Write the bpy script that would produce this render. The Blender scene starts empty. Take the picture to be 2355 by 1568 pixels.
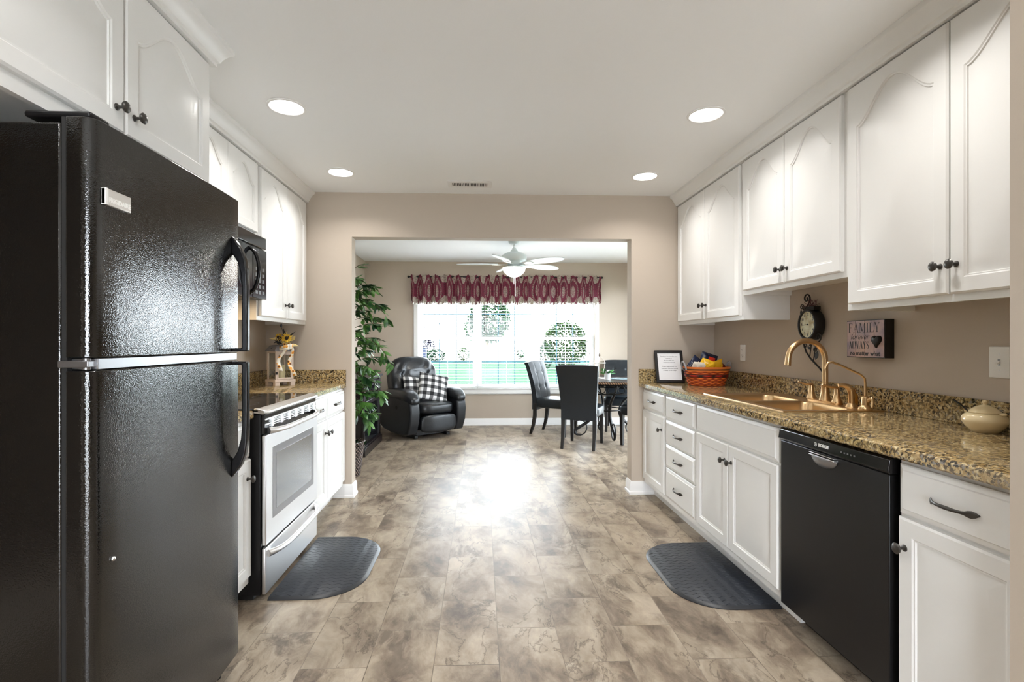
import bpy, bmesh, math, random
from mathutils import Vector, Matrix

# ---------------------------------------------------------------- camera, world, light, exposure
SC = bpy.context.scene
COL = SC.collection
PI = math.pi
FPX, YAW, ZC = 1150.0, math.radians(2.24), 1.24
cam = bpy.data.objects.new('camera', bpy.data.cameras.new('camera'))
COL.objects.link(cam)
cam.location = (0, 0, ZC)
cam.rotation_euler = (PI / 2, 0, -YAW)
cam.data.sensor_width = 36.0
cam.data.lens = FPX / 2355 * 36.0
cam.data.shift_x = 26.5 / 2355
cam.data.shift_y = 3.0 / 2355
cam.data.clip_start = 0.05
cam.data.clip_end = 400
SC.camera = cam

SC.view_settings.view_transform = 'Standard'
SC.view_settings.look = 'None'
SC.view_settings.gamma = 1.0
SC.view_settings.exposure = 0.93
SC.view_settings.use_curve_mapping = False

WORLD_STRENGTH = 10.0
CAN_WATT = 2.8
CAN_SPREAD = math.radians(138)
CAN_COL = (1.0, 0.98, 0.95)
w = bpy.data.worlds.new('overcast_sky')
SC.world = w
w.use_nodes = True
bg = w.node_tree.nodes['Background']
bg.inputs[0].default_value = (0.90, 0.96, 1.04, 1)
bg.inputs[1].default_value = WORLD_STRENGTH

def area_light(name, loc, power, color, size, rot=(0, 0, 0), shape='DISK', size_y=None, spread=None):
    l = bpy.data.lights.new(name, 'AREA')
    l.energy = power; l.color = color; l.shape = shape; l.size = size
    if size_y: l.size_y = size_y
    if spread: l.spread = spread
    o = bpy.data.objects.new(name, l); COL.objects.link(o)
    o.location = loc; o.rotation_euler = rot
    return o

# unseen lamps without fittings: assumed further cans, the first placed for its light
for _x, _y in ((-0.25, 1.15), (1.185, 1.61), (-0.99, 0.6), (1.0, 0.6), (-0.99, -0.5), (1.185, -0.5)):
        area_light('seen_or_added_lamp', (_x, _y, 2.43), CAN_WATT, CAN_COL, 0.15, spread=CAN_SPREAD)

# ---------------------------------------------------------------- helpers
class MB:
    """Collects shapes and links them as one mesh object."""
    def __init__(s, M=None):
        s.v = []; s.f = []; s.M = M; s.uv = None
    def add(s, verts, faces):
        b = len(s.v)
        for p in verts:
            p = Vector(p)
            s.v.append(s.M @ p if s.M else p)
        for f in faces: s.f.append([b + i for i in f])
        return s
    def box(s, x0, x1, y0, y1, z0, z1):
        return s.add([(x0,y0,z0),(x1,y0,z0),(x1,y1,z0),(x0,y1,z0),(x0,y0,z1),(x1,y0,z1),(x1,y1,z1),(x0,y1,z1)],
                     [(3,2,1,0),(4,5,6,7),(0,1,5,4),(1,2,6,5),(2,3,7,6),(3,0,4,7)])
    def prism(s, pts, axis, a0, a1):
        n = len(pts)
        def mk(p, a):
            if axis == 'X': return (a, p[0], p[1])
            if axis == 'Y': return (p[0], a, p[1])
            return (p[0], p[1], a)
        vs = [mk(p, a0) for p in pts] + [mk(p, a1) for p in pts]
        fs = [list(range(n))[::-1], list(range(n, 2*n))]
        for i in range(n):
            j = (i+1) % n
            fs.append((i, j, n+j, n+i))
        return s.add(vs, fs)
    def loops(s, loops, cap0=True, cap1=True, closed=True):
        n = len(loops[0]); vs = []; fs = []
        for L in loops: vs += list(L)
        for k in range(len(loops)-1):
            for i in range(n if closed else n-1):
                j = (i+1) % n
                fs.append((k*n+i, k*n+j, (k+1)*n+j, (k+1)*n+i))
        if cap0: fs.append(list(range(n))[::-1])
        if cap1: fs.append([(len(loops)-1)*n+i for i in range(n)])
        return s.add(vs, fs)
    def lathe(s, prof, c=(0,0,0), axis='Z', n=24):
        c = Vector(c); L = []
        for r, h in prof:
            ring = []
            for i in range(n):
                a = 2*PI*i/n
                x, y = max(r,1e-5)*math.cos(a), max(r,1e-5)*math.sin(a)
                if axis == 'Z': p = (x, y, h)
                elif axis == 'X': p = (h, x, y)
                else: p = (x, h, y)
                ring.append(c + Vector(p))
            L.append(ring)
        return s.loops(L)
    def tube(s, pts, r, n=10, caps=True):
        pts = [Vector(p) for p in pts]; m = len(pts)
        rs = r if isinstance(r, (list, tuple)) else [r]*m
        L = []; up = None
        for i, p in enumerate(pts):
            t = (pts[min(i+1, m-1)] - pts[max(i-1, 0)]).normalized()
            if up is None:
                up = Vector((0,0,1)) if abs(t.z) < 0.9 else Vector((1,0,0))
            a = t.cross(up)
            if a.length < 1e-6: a = t.orthogonal()
            a.normalize(); b = a.cross(t).normalized(); up = b
            L.append([p + (a*math.cos(2*PI*k/n) + b*math.sin(2*PI*k/n))*rs[i] for k in range(n)])
        return s.loops(L, caps, caps)
    def ball(s, c, r, n=16, e=1.0, disp=None):
        """Superellipsoid with half sizes r; e<1 is boxier."""
        if not isinstance(r, (tuple, list)): r = (r, r, r)
        def pw(x): return math.copysign(abs(x)**e, x)
        L = []
        h = n//2
        for i in range(h+1):
            ph = -PI/2 + PI*i/h
            ring = []
            for k in range(n):
                th = 2*PI*k/n
                p = Vector((r[0]*pw(math.cos(ph))*pw(math.cos(th)), r[1]*pw(math.cos(ph))*pw(math.sin(th)), r[2]*pw(math.sin(ph))))
                if disp: p = disp(p)
                ring.append(p + Vector(c))
            L.append(ring)
        return s.loops(L)
    def grid(s, fn, nu, nv, thick=None):
        vs = [fn(i/nu, j/nv) for j in range(nv+1) for i in range(nu+1)]
        fs = [(j*(nu+1)+i, j*(nu+1)+i+1, (j+1)*(nu+1)+i+1, (j+1)*(nu+1)+i) for j in range(nv) for i in range(nu)]
        return s.add(vs, fs)
    def build(s, name, mat, parent=None, origin=None, bevel=0, smooth=40, recalc=True, subd=0, bseg=2, solid=0, uv=None):
        o3 = Vector(origin) if origin is not None else (WO.get(parent.name, Vector((0,0,0))) if parent else Vector((0,0,0)))
        me = bpy.data.meshes.new(name)
        me.from_pydata([tuple(p - o3) for p in s.v], [], s.f)
        if recalc:
            bm = bmesh.new(); bm.from_mesh(me)
            bmesh.ops.remove_doubles(bm, verts=bm.verts, dist=1e-6)
            bmesh.ops.recalc_face_normals(bm, faces=bm.faces)
            bm.to_mesh(me); bm.free()
        if uv:
            ul = me.uv_layers.new(name='UVMap')
            for lp in me.loops: ul.data[lp.index].uv = uv[lp.vertex_index]
        me.materials.append(mat)
        if smooth:
            me.polygons.foreach_set('use_smooth', [True]*len(me.polygons))
            me.set_sharp_from_angle(angle=math.radians(smooth))
        o = bpy.data.objects.new(name, me); COL.objects.link(o)
        if parent:
            o.parent = parent
            pw = WO.get(parent.name, Vector((0,0,0)))
            o.location = o3 - pw
        else:
            o.location = o3
        WO[o.name] = o3
        if solid:
            m = o.modifiers.new('solid', 'SOLIDIFY'); m.thickness = solid; m.offset = 0
        if bevel:
            m = o.modifiers.new('bevel', 'BEVEL'); m.width = bevel; m.segments = bseg; m.limit_method = 'ANGLE'; m.angle_limit = math.radians(35)
        if subd:
            m = o.modifiers.new('subd', 'SUBSURF'); m.levels = subd; m.render_levels = subd
        return o
WO = {}

def tag(o, label=None, cat=None, group=None, kind=None):
    if label: o['label'] = label
    if cat: o['category'] = cat
    if group: o['group'] = group
    if kind: o['kind'] = kind
    return o
def thing(name, label, cat, loc=(0,0,0), group=None, kind=None):
    o = bpy.data.objects.new(name, None); COL.objects.link(o)
    o.empty_display_size = 0.05
    o.location = loc; WO[o.name] = Vector(loc)
    return tag(o, label, cat, group, kind)
def place(o, loc, rz=0.0, rx=0.0):
    o.location = loc; o.rotation_euler = (rx, 0, rz)
def copy_tree(o, parent=None):
    c = o.copy(); COL.objects.link(c)
    if parent: c.parent = parent
    WO[c.name] = WO.get(o.name, Vector((0,0,0)))
    for ch in list(o.children): copy_tree(ch, c)
    return c
def box(name, mat, x0, x1, y0, y1, z0, z1, parent=None, bevel=0, origin=None):
    if origin is None and parent is None: origin = ((x0+x1)/2, (y0+y1)/2, z0)
    return MB().box(x0,x1,y0,y1,z0,z1).build(name, mat, parent, origin, bevel=bevel)
def struct(o):
    o['kind'] = 'structure'; return o
def frame_mat(o, ex, ey):
    """Matrix whose x, y axes are ex, ey and whose origin is o."""
    ex, ey = Vector(ex).normalized(), Vector(ey).normalized(); ez = ex.cross(ey)
    M = Matrix.Identity(4)
    for i in range(3):
        M[i][0], M[i][1], M[i][2], M[i][3] = ex[i], ey[i], ez[i], o[i]
    return M
TMP = bpy.data.collections.new('text_source'); SC.collection.children.link(TMP)
def text(body, size, M, mat, parent, name='lettering', depth=0.0006, shear=0, bold=0, sx=1.0, align='CENTER', spacing=1.0, line=1.0):
    cu = bpy.data.curves.new('t', 'FONT')
    cu.body = body; cu.size = size; cu.shear = shear; cu.offset = bold; cu.extrude = depth
    cu.align_x = align; cu.align_y = 'CENTER'; cu.space_character = spacing; cu.space_line = line; cu.resolution_u = 3
    t = bpy.data.objects.new('t', cu); TMP.objects.link(t)
    bpy.context.view_layer.update()
    me = bpy.data.meshes.new_from_object(t.evaluated_get(bpy.context.evaluated_depsgraph_get()))
    b = MB(M @ Matrix.Diagonal((sx, 1, 1, 1)))
    b.add([v.co for v in me.vertices], [list(p.vertices) for p in me.polygons])
    bpy.data.objects.remove(t); bpy.data.meshes.remove(me)
    return b.build(name, mat, parent, smooth=0, recalc=False)

# ---------------------------------------------------------------- materials
def sock(nt, s, v):
    if isinstance(v, bpy.types.NodeSocket): nt.links.new(v, s)
    else: s.default_value = v
def nmath(nt, op, a, b=None, c=None):
    n = nt.nodes.new('ShaderNodeMath'); n.operation = op
    sock(nt, n.inputs[0], a)
    if b is not None: sock(nt, n.inputs[1], b)
    if c is not None: sock(nt, n.inputs[2], c)
    return n.outputs[0]
def noise(nt, vec, scale, detail=4, rough=0.5, dist=0.0, out='Fac'):
    n = nt.nodes.new('ShaderNodeTexNoise')
    if vec is not None: nt.links.new(vec, n.inputs['Vector'])
    n.inputs['Scale'].default_value = scale; n.inputs['Detail'].default_value = detail
    n.inputs['Roughness'].default_value = rough; n.inputs['Distortion'].default_value = dist
    return n.outputs[out]
def voronoi(nt, vec, scale, out='Color', feature='F1', rnd=1.0):
    n = nt.nodes.new('ShaderNodeTexVoronoi'); n.feature = feature
    nt.links.new(vec, n.inputs['Vector']); n.inputs['Scale'].default_value = scale
    n.inputs['Randomness'].default_value = rnd
    return n.outputs[out]
def ramp(nt, fac, stops, interp='LINEAR'):
    n = nt.nodes.new('ShaderNodeValToRGB'); n.color_ramp.interpolation = interp
    e = n.color_ramp.elements
    while len(e) < len(stops): e.new(0.5)
    for k, (p, c) in enumerate(stops):
        e[k].position = p; e[k].color = (*c, 1) if len(c) == 3 else c
    nt.links.new(fac, n.inputs[0]); return n.outputs[0]
def mixc(nt, fac, a, b, blend='MIX'):
    n = nt.nodes.new('ShaderNodeMix'); n.data_type = 'RGBA'; n.blend_type = blend
    sock(nt, n.inputs[0], fac)
    for i, v in ((6, a), (7, b)):
        if isinstance(v, tuple): v = (*v[:3], 1)
        sock(nt, n.inputs[i], v)
    return n.outputs[2]
def bump(nt, h, strength, dist=0.01):
    n = nt.nodes.new('ShaderNodeBump'); n.inputs['Strength'].default_value = strength; n.inputs['Distance'].default_value = dist
    nt.links.new(h, n.inputs['Height']); return n.outputs[0]
def pos(nt): return nt.nodes.new('ShaderNodeNewGeometry').outputs['Position']
def obco(nt): return nt.nodes.new('ShaderNodeTexCoord').outputs['Object']
def mat(name, col, rough=0.5, metal=0.0, bmp=None, var=0.0, spec=None, coat=0.0, emit=None, trans=0.0, sub=0.0):
    m = bpy.data.materials.new(name); m.use_nodes = True
    nt = m.node_tree; p = nt.nodes['Principled BSDF']
    p.inputs['Base Color'].default_value = (*col, 1)
    p.inputs['Roughness'].default_value = rough; p.inputs['Metallic'].default_value = metal
    if spec is not None: p.inputs['Specular IOR Level'].default_value = spec
    if coat: p.inputs['Coat Weight'].default_value = coat; p.inputs['Coat Roughness'].default_value = 0.05
    if trans: p.inputs['Transmission Weight'].default_value = trans
    if emit: p.inputs['Emission Color'].default_value = (*emit[:3], 1); p.inputs['Emission Strength'].default_value = emit[3]
    v = obco(nt)
    if var:
        f = noise(nt, v, 3.0 if var < 0.2 else 20.0, 3)
        nt.links.new(mixc(nt, f, tuple(c*(1-var) for c in col), tuple(min(1, c*(1+var)) for c in col)), p.inputs['Base Color'])
    if bmp:
        nt.links.new(bump(nt, noise(nt, v, bmp[0], 3), bmp[1], bmp[2] if len(bmp) > 2 else 0.002), p.inputs['Normal'])
    return m
def P(m): return m.node_tree, m.node_tree.nodes['Principled BSDF']

M = {}
M['wall'] = mat('beige_wall_paint', (0.50, 0.425, 0.347), 0.75, bmp=(180, 0.08), var=0.015)
M['ceiling'] = mat('ceiling_paint', (0.90, 0.905, 0.90), 0.85, bmp=(120, 0.12))
M['white'] = mat('white_cabinet_paint', (0.82, 0.815, 0.795), 0.35, bmp=(60, 0.02))
M['trim'] = mat('white_trim_paint', (0.84, 0.835, 0.82), 0.35, bmp=(60, 0.02))
M['black_gloss'] = mat('glossy_black_plastic', (0.006, 0.006, 0.007), 0.12, bmp=(30, 0.01))
M['black_satin'] = mat('satin_black_panel', (0.006, 0.006, 0.007), 0.33, bmp=(300, 0.03), spec=0.35)
M['black_matte'] = mat('matte_black', (0.012, 0.012, 0.012), 0.6, bmp=(100, 0.05))
M['steel'] = mat('brushed_steel', (0.80, 0.80, 0.80), 0.34, 1.0, bmp=(90, 0.02))
M['steel_dark'] = mat('dark_steel', (0.32, 0.32, 0.33), 0.3, 0.9, bmp=(90, 0.02))
M['knob'] = mat('dark_pewter', (0.09, 0.085, 0.08), 0.32, 0.85, bmp=(80, 0.05))
M['bronze'] = mat('brushed_bronze', (0.66, 0.46, 0.25), 0.30, 1.0, bmp=(120, 0.03))
M['iron'] = mat('black_wrought_iron', (0.012, 0.011, 0.011), 0.45, 0.3, bmp=(90, 0.1))
M['leather'] = mat('black_leather', (0.007, 0.009, 0.012), 0.32, bmp=(55, 0.25, 0.004), spec=0.5)
M['leather_panel'] = mat('smooth_black_leather', (0.010, 0.012, 0.015), 0.42, bmp=(140, 0.1), spec=0.45)
M['chair'] = mat('black_bonded_leather', (0.009, 0.013, 0.018), 0.36, bmp=(120, 0.15, 0.002), spec=0.45)
M['dark_wood'] = mat('espresso_wood', (0.014, 0.010, 0.010), 0.32, bmp=(40, 0.08), spec=0.5)
M['black_wood'] = mat('black_painted_wood', (0.008, 0.007, 0.007), 0.4, bmp=(60, 0.05))
M['plastic'] = mat('white_plastic', (0.80, 0.78, 0.74), 0.35, bmp=(60, 0.01))
M['blind'] = mat('white_blind_slats', (0.86, 0.86, 0.86), 0.4, bmp=(40, 0.02))
M['vinyl'] = mat('white_window_vinyl', (0.85, 0.85, 0.85), 0.35, bmp=(40, 0.02))
M['muntin'] = mat('blue_grey_muntin', (0.05, 0.13, 0.175), 0.5, bmp=(40, 0.02), spec=0.1)
M['fan_white'] = mat('pale_fan_enamel', (0.70, 0.76, 0.76), 0.35, bmp=(40, 0.02))
M['cream'] = mat('cream_ceramic', (0.80, 0.66, 0.40), 0.16, bmp=(30, 0.02), coat=0.4)
M['paper'] = mat('white_paper', (0.82, 0.82, 0.83), 0.6, bmp=(200, 0.02))
M['ink'] = mat('black_ink', (0.03, 0.03, 0.035), 0.6, bmp=(200, 0.01))
M['bark'] = mat('brown_bark', (0.10, 0.065, 0.04), 0.8, bmp=(50, 0.4), var=0.3)
M['stem'] = mat('green_stem', (0.10, 0.15, 0.05), 0.6, bmp=(60, 0.1))
M['candle'] = mat('cream_candle_wax', (0.78, 0.68, 0.42), 0.4, bmp=(60, 0.05))
M['lantern'] = mat('whitewashed_lantern_wood', (0.66, 0.55, 0.47), 0.6, bmp=(70, 0.2), var=0.1)
M['slate'] = mat('slate_rooftop', (0.22, 0.22, 0.24), 0.5, bmp=(70, 0.1))
M['brass_badge'] = mat('silver_badge', (0.72, 0.69, 0.66), 0.35, 0.85, bmp=(60, 0.02))
M['bright'] = mat('bright_lettering', (0.93, 0.92, 0.90), 0.3, 0.3, bmp=(60, 0.01))
M['lens'] = mat('lit_lens', (1, 1, 1), 0.5, emit=(1.0, 0.98, 0.94, 4.0))
M['globe'] = mat('lit_frosted_globe', (1, 1, 1), 0.4, emit=(1.0, 0.95, 0.86, 45.0))
M['warm_lens'] = mat('warm_lit_lens', (1, 0.9, 0.7), 0.5, emit=(1.0, 0.75, 0.4, 4.0))
M['petal'] = mat('sunflower_petals', (0.85, 0.52, 0.05), 0.6, bmp=(60, 0.1), var=0.25)
M['seed'] = mat('sunflower_centre', (0.03, 0.02, 0.015), 0.8, bmp=(200, 0.4))
M['darkleaf'] = mat('dark_blue_leaf', (0.02, 0.024, 0.035), 0.6, bmp=(60, 0.1))
M['palebloom'] = mat('pale_yellow_bloom', (0.75, 0.62, 0.28), 0.6, bmp=(60, 0.1), var=0.2)
M['grey_strap'] = mat('grey_handle', (0.30, 0.29, 0.30), 0.5, bmp=(60, 0.05))
M['galv'] = mat('white_pot', (0.75, 0.77, 0.78), 0.4, bmp=(60, 0.05))
M['amber'] = mat('amber_glass', (0.75, 0.38, 0.06), 0.08, trans=0.7, bmp=(30, 0.02))
M['pink'] = mat('pink_blossom', (0.14, 0.06, 0.075), 0.7, bmp=(60, 0.1), var=0.2)
M['house'] = mat('white_siding', (0.82, 0.82, 0.82), 0.7, bmp=(20, 0.1))
M['roof'] = mat('pale_grey_shingle', (0.085, 0.09, 0.10), 0.9, bmp=(20, 0.3))
M['concrete'] = mat('pale_concrete', (0.62, 0.62, 0.60), 0.9, bmp=(8, 0.2), var=0.05)
M['blue_bin'] = mat('blue_plastic', (0.004, 0.010, 0.035), 0.5, bmp=(20, 0.02))
M['chips_yellow'] = mat('yellow_foil_bag', (0.92, 0.55, 0.02), 0.25, bmp=(35, 0.5, 0.01))
M['chips_navy'] = mat('navy_foil_bag', (0.012, 0.018, 0.05), 0.25, bmp=(35, 0.5, 0.01))
M['chips_white'] = mat('white_foil_bag', (0.85, 0.80, 0.66), 0.3, bmp=(35, 0.5, 0.01))
M['chips_maroon'] = mat('maroon_foil_bag', (0.20, 0.015, 0.01), 0.25, bmp=(35, 0.5, 0.01))
M['chips_red'] = mat('red_print', (0.75, 0.04, 0.02), 0.35, bmp=(35, 0.1))
M['tan_rope'] = mat('rope_edge_carving', (0.30, 0.17, 0.09), 0.4, bmp=(60, 0.3), var=0.3)

def make_glass(name, tint, refl):
    m = bpy.data.materials.new(name); m.use_nodes = True; nt = m.node_tree
    for n in list(nt.nodes): nt.nodes.remove(n)
    out = nt.nodes.new('ShaderNodeOutputMaterial'); mx = nt.nodes.new('ShaderNodeMixShader')
    tr = nt.nodes.new('ShaderNodeBsdfTransparent'); gl = nt.nodes.new('ShaderNodeBsdfGlossy')
    fr = nt.nodes.new('ShaderNodeFresnel'); fr.inputs[0].default_value = 1.45
    tr.inputs[0].default_value = (*tint, 1); gl.inputs['Roughness'].default_value = 0.03
    bf = nt.nodes.new('ShaderNodeNewGeometry').outputs['Backfacing']
    nt.links.new(nmath(nt, 'MULTIPLY', nmath(nt, 'MULTIPLY', fr.outputs[0], refl), nmath(nt, 'SUBTRACT', 1.0, bf)), mx.inputs[0])
    nt.links.new(tr.outputs[0], mx.inputs[1]); nt.links.new(gl.outputs[0], mx.inputs[2]); nt.links.new(mx.outputs[0], out.inputs[0])
    return m
M['glass'] = make_glass('window_glass', (0.97, 0.99, 0.99), 0.8)
M['dark_glass'] = mat('dark_tinted_glass', (0.012, 0.014, 0.018), 0.06, bmp=(10, 0.005))
M['table_glass'] = mat('pale_glass_plate', (0.40, 0.50, 0.55), 0.06, bmp=(20, 0.01))

def make_floor():
    m = mat('stone_look_vinyl_tile', (0.5, 0.42, 0.32), 0.3); nt, p = P(m)
    sx = nt.nodes.new('ShaderNodeSeparateXYZ'); nt.links.new(pos(nt), sx.inputs[0])
    cb = nt.nodes.new('ShaderNodeCombineXYZ')
    nt.links.new(nmath(nt, 'ADD', sx.outputs[1], 0.015), cb.inputs[0]); nt.links.new(nmath(nt, 'SUBTRACT', sx.outputs[0], 0.071), cb.inputs[1])
    br = nt.nodes.new('ShaderNodeTexBrick'); nt.links.new(cb.outputs[0], br.inputs['Vector'])
    br.offset = 0.5; br.offset_frequency = 2; br.squash = 1.0
    br.inputs['Color1'].default_value = (0, 0, 0, 1); br.inputs['Color2'].default_value = (1, 1, 1, 1); br.inputs['Mortar'].default_value = (0.5, 0.5, 0.5, 1)
    for k, v in (('Scale', 1.0), ('Brick Width', 0.485), ('Row Height', 0.2525), ('Mortar Size', 0.0018), ('Mortar Smooth', 0.2), ('Bias', 0.0)): br.inputs[k].default_value = v
    va = nt.nodes.new('ShaderNodeVectorMath'); va.operation = 'MULTIPLY_ADD'
    nt.links.new(br.outputs['Color'], va.inputs[0]); va.inputs[1].default_value = (7, 13, 3); nt.links.new(pos(nt), va.inputs[2])
    V = va.outputs[0]
    mp = nt.nodes.new('ShaderNodeMapping'); nt.links.new(V, mp.inputs[0]); mp.inputs['Rotation'].default_value = (0, 0, 0.6); mp.inputs['Scale'].default_value = (1.0, 0.55, 1)
    wv = nt.nodes.new('ShaderNodeVectorMath'); wv.operation = 'MULTIPLY_ADD'
    nt.links.new(noise(nt, mp.outputs[0], 2.6, 3, 0.55, out='Color'), wv.inputs[0]); wv.inputs[1].default_value = (0.25, 0.25, 0.0); nt.links.new(mp.outputs[0], wv.inputs[2])
    W = wv.outputs[0]
    cloud = noise(nt, W, 5.0, 9, 0.63)
    base = ramp(nt, cloud, [(0.34, (0.085, 0.060, 0.043)), (0.43, (0.20, 0.150, 0.108)), (0.52, (0.345, 0.278, 0.205)), (0.66, (0.47, 0.395, 0.308))])
    fine = noise(nt, W, 30, 8, 0.72)
    base = mixc(nt, 0.22, base, ramp(nt, fine, [(0.32, (0.08, 0.06, 0.043)), (0.62, (0.44, 0.365, 0.28))]))
    gate = ramp(nt, noise(nt, V, 2.6, 3), [(0.47, (0, 0, 0)), (0.60, (1, 1, 1))])
    flow = ramp(nt, noise(nt, W, 8.0, 10, 0.72), [(0.50, (0, 0, 0)), (0.60, (1, 1, 1))])
    base = mixc(nt, nmath(nt, 'MULTIPLY', nmath(nt, 'MULTIPLY', flow, gate), 0.70), base, (0.080, 0.057, 0.041))
    vein = nmath(nt, 'ABSOLUTE', nmath(nt, 'SUBTRACT', noise(nt, W, 2.2, 7, 0.6), 0.5))
    vm = ramp(nt, vein, [(0.0, (1, 1, 1)), (0.007, (0, 0, 0))])
    base = mixc(nt, nmath(nt, 'MULTIPLY', vm, 0.65), base, (0.075, 0.055, 0.042))
    tone = nmath(nt, 'MULTIPLY_ADD', br.outputs['Color'], 0.16, 0.92)
    tn = nt.nodes.new('ShaderNodeCombineXYZ')
    for i in range(3): nt.links.new(tone, tn.inputs[i])
    base = mixc(nt, 1.0, base, tn.outputs[0], 'MULTIPLY')
    base = mixc(nt, nmath(nt, 'MULTIPLY', br.outputs['Fac'], 0.55), base, (0.085, 0.065, 0.05))
    nt.links.new(base, p.inputs['Base Color'])
    nt.links.new(nmath(nt, 'MULTIPLY_ADD', fine, 0.18, 0.27), p.inputs['Roughness'])
    hgt = nmath(nt, 'SUBTRACT', nmath(nt, 'MULTIPLY', fine, 0.25), br.outputs['Fac'])
    p.inputs['Specular IOR Level'].default_value = 0.28
    nt.links.new(bump(nt, hgt, 0.10, 0.003), p.inputs['Normal'])
    return m
M['floor'] = make_floor()

def make_granite():
    m = mat('gold_and_black_granite', (0.4, 0.3, 0.2), 0.08); nt, p = P(m)
    v0 = pos(nt)
    va = nt.nodes.new('ShaderNodeVectorMath'); va.operation = 'MULTIPLY_ADD'
    nt.links.new(noise(nt, v0, 70, 4, 0.7, out='Color'), va.inputs[0]); va.inputs[1].default_value = (0.022, 0.022, 0.022); nt.links.new(v0, va.inputs[2])
    c1 = voronoi(nt, va.outputs[0], 135)
    s = nt.nodes.new('ShaderNodeSeparateColor'); nt.links.new(c1, s.inputs[0])
    col = ramp(nt, s.outputs[0], [(0.0, (0.022, 0.017, 0.012)), (0.17, (0.10, 0.065, 0.032)), (0.30, (0.31, 0.205, 0.085)), (0.55, (0.45, 0.325, 0.15)), (0.80, (0.58, 0.465, 0.265)), (0.93, (0.24, 0.21, 0.17))], 'CONSTANT')
    blot = ramp(nt, noise(nt, v0, 62, 4, 0.65, 0.5), [(0.55, (0, 0, 0)), (0.60, (1, 1, 1))])
    col = mixc(nt, nmath(nt, 'MULTIPLY', blot, 0.85), col, (0.025, 0.019, 0.014))
    warm = noise(nt, v0, 9, 3)
    col = mixc(nt, ramp(nt, warm, [(0.45, (0, 0, 0)), (0.7, (0.4, 0.4, 0.4))]), col, (0.47, 0.35, 0.17))
    nt.links.new(col, p.inputs['Base Color'])
    return m
M['granite'] = make_granite()

def make_fridge():
    m = mat('textured_black_enamel', (0.004, 0.004, 0.004), 0.2); nt, p = P(m)
    n = noise(nt, obco(nt), 340, 1, 0.4)
    nt.links.new(bump(nt, n, 0.42, 0.0009), p.inputs['Normal'])
    p.inputs['Roughness'].default_value = 0.06; p.inputs['Specular IOR Level'].default_value = 0.85
    return m
M['fridge'] = make_fridge()

def make_plaid():
    m = mat('buffalo_plaid_cloth', (0.5, 0.5, 0.5), 0.85, bmp=(400, 0.2)); nt, p = P(m)
    s = nt.nodes.new('ShaderNodeSeparateXYZ'); nt.links.new(obco(nt), s.inputs[0])
    def stripe(x):
        f = nmath(nt, 'FRACT', nmath(nt, 'ADD', nmath(nt, 'MULTIPLY', x, 10.5), 100.0))
        return nmath(nt, 'GREATER_THAN', f, 0.5)
    t = nmath(nt, 'MULTIPLY', nmath(nt, 'ADD', stripe(s.outputs[0]), stripe(s.outputs[1])), 0.5)
    nt.links.new(ramp(nt, t, [(0.0, (0.80, 0.80, 0.80)), (0.3, (0.15, 0.15, 0.155)), (0.8, (0.008, 0.008, 0.010))], 'CONSTANT'), p.inputs['Base Color'])
    return m
M['plaid'] = make_plaid()

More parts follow.
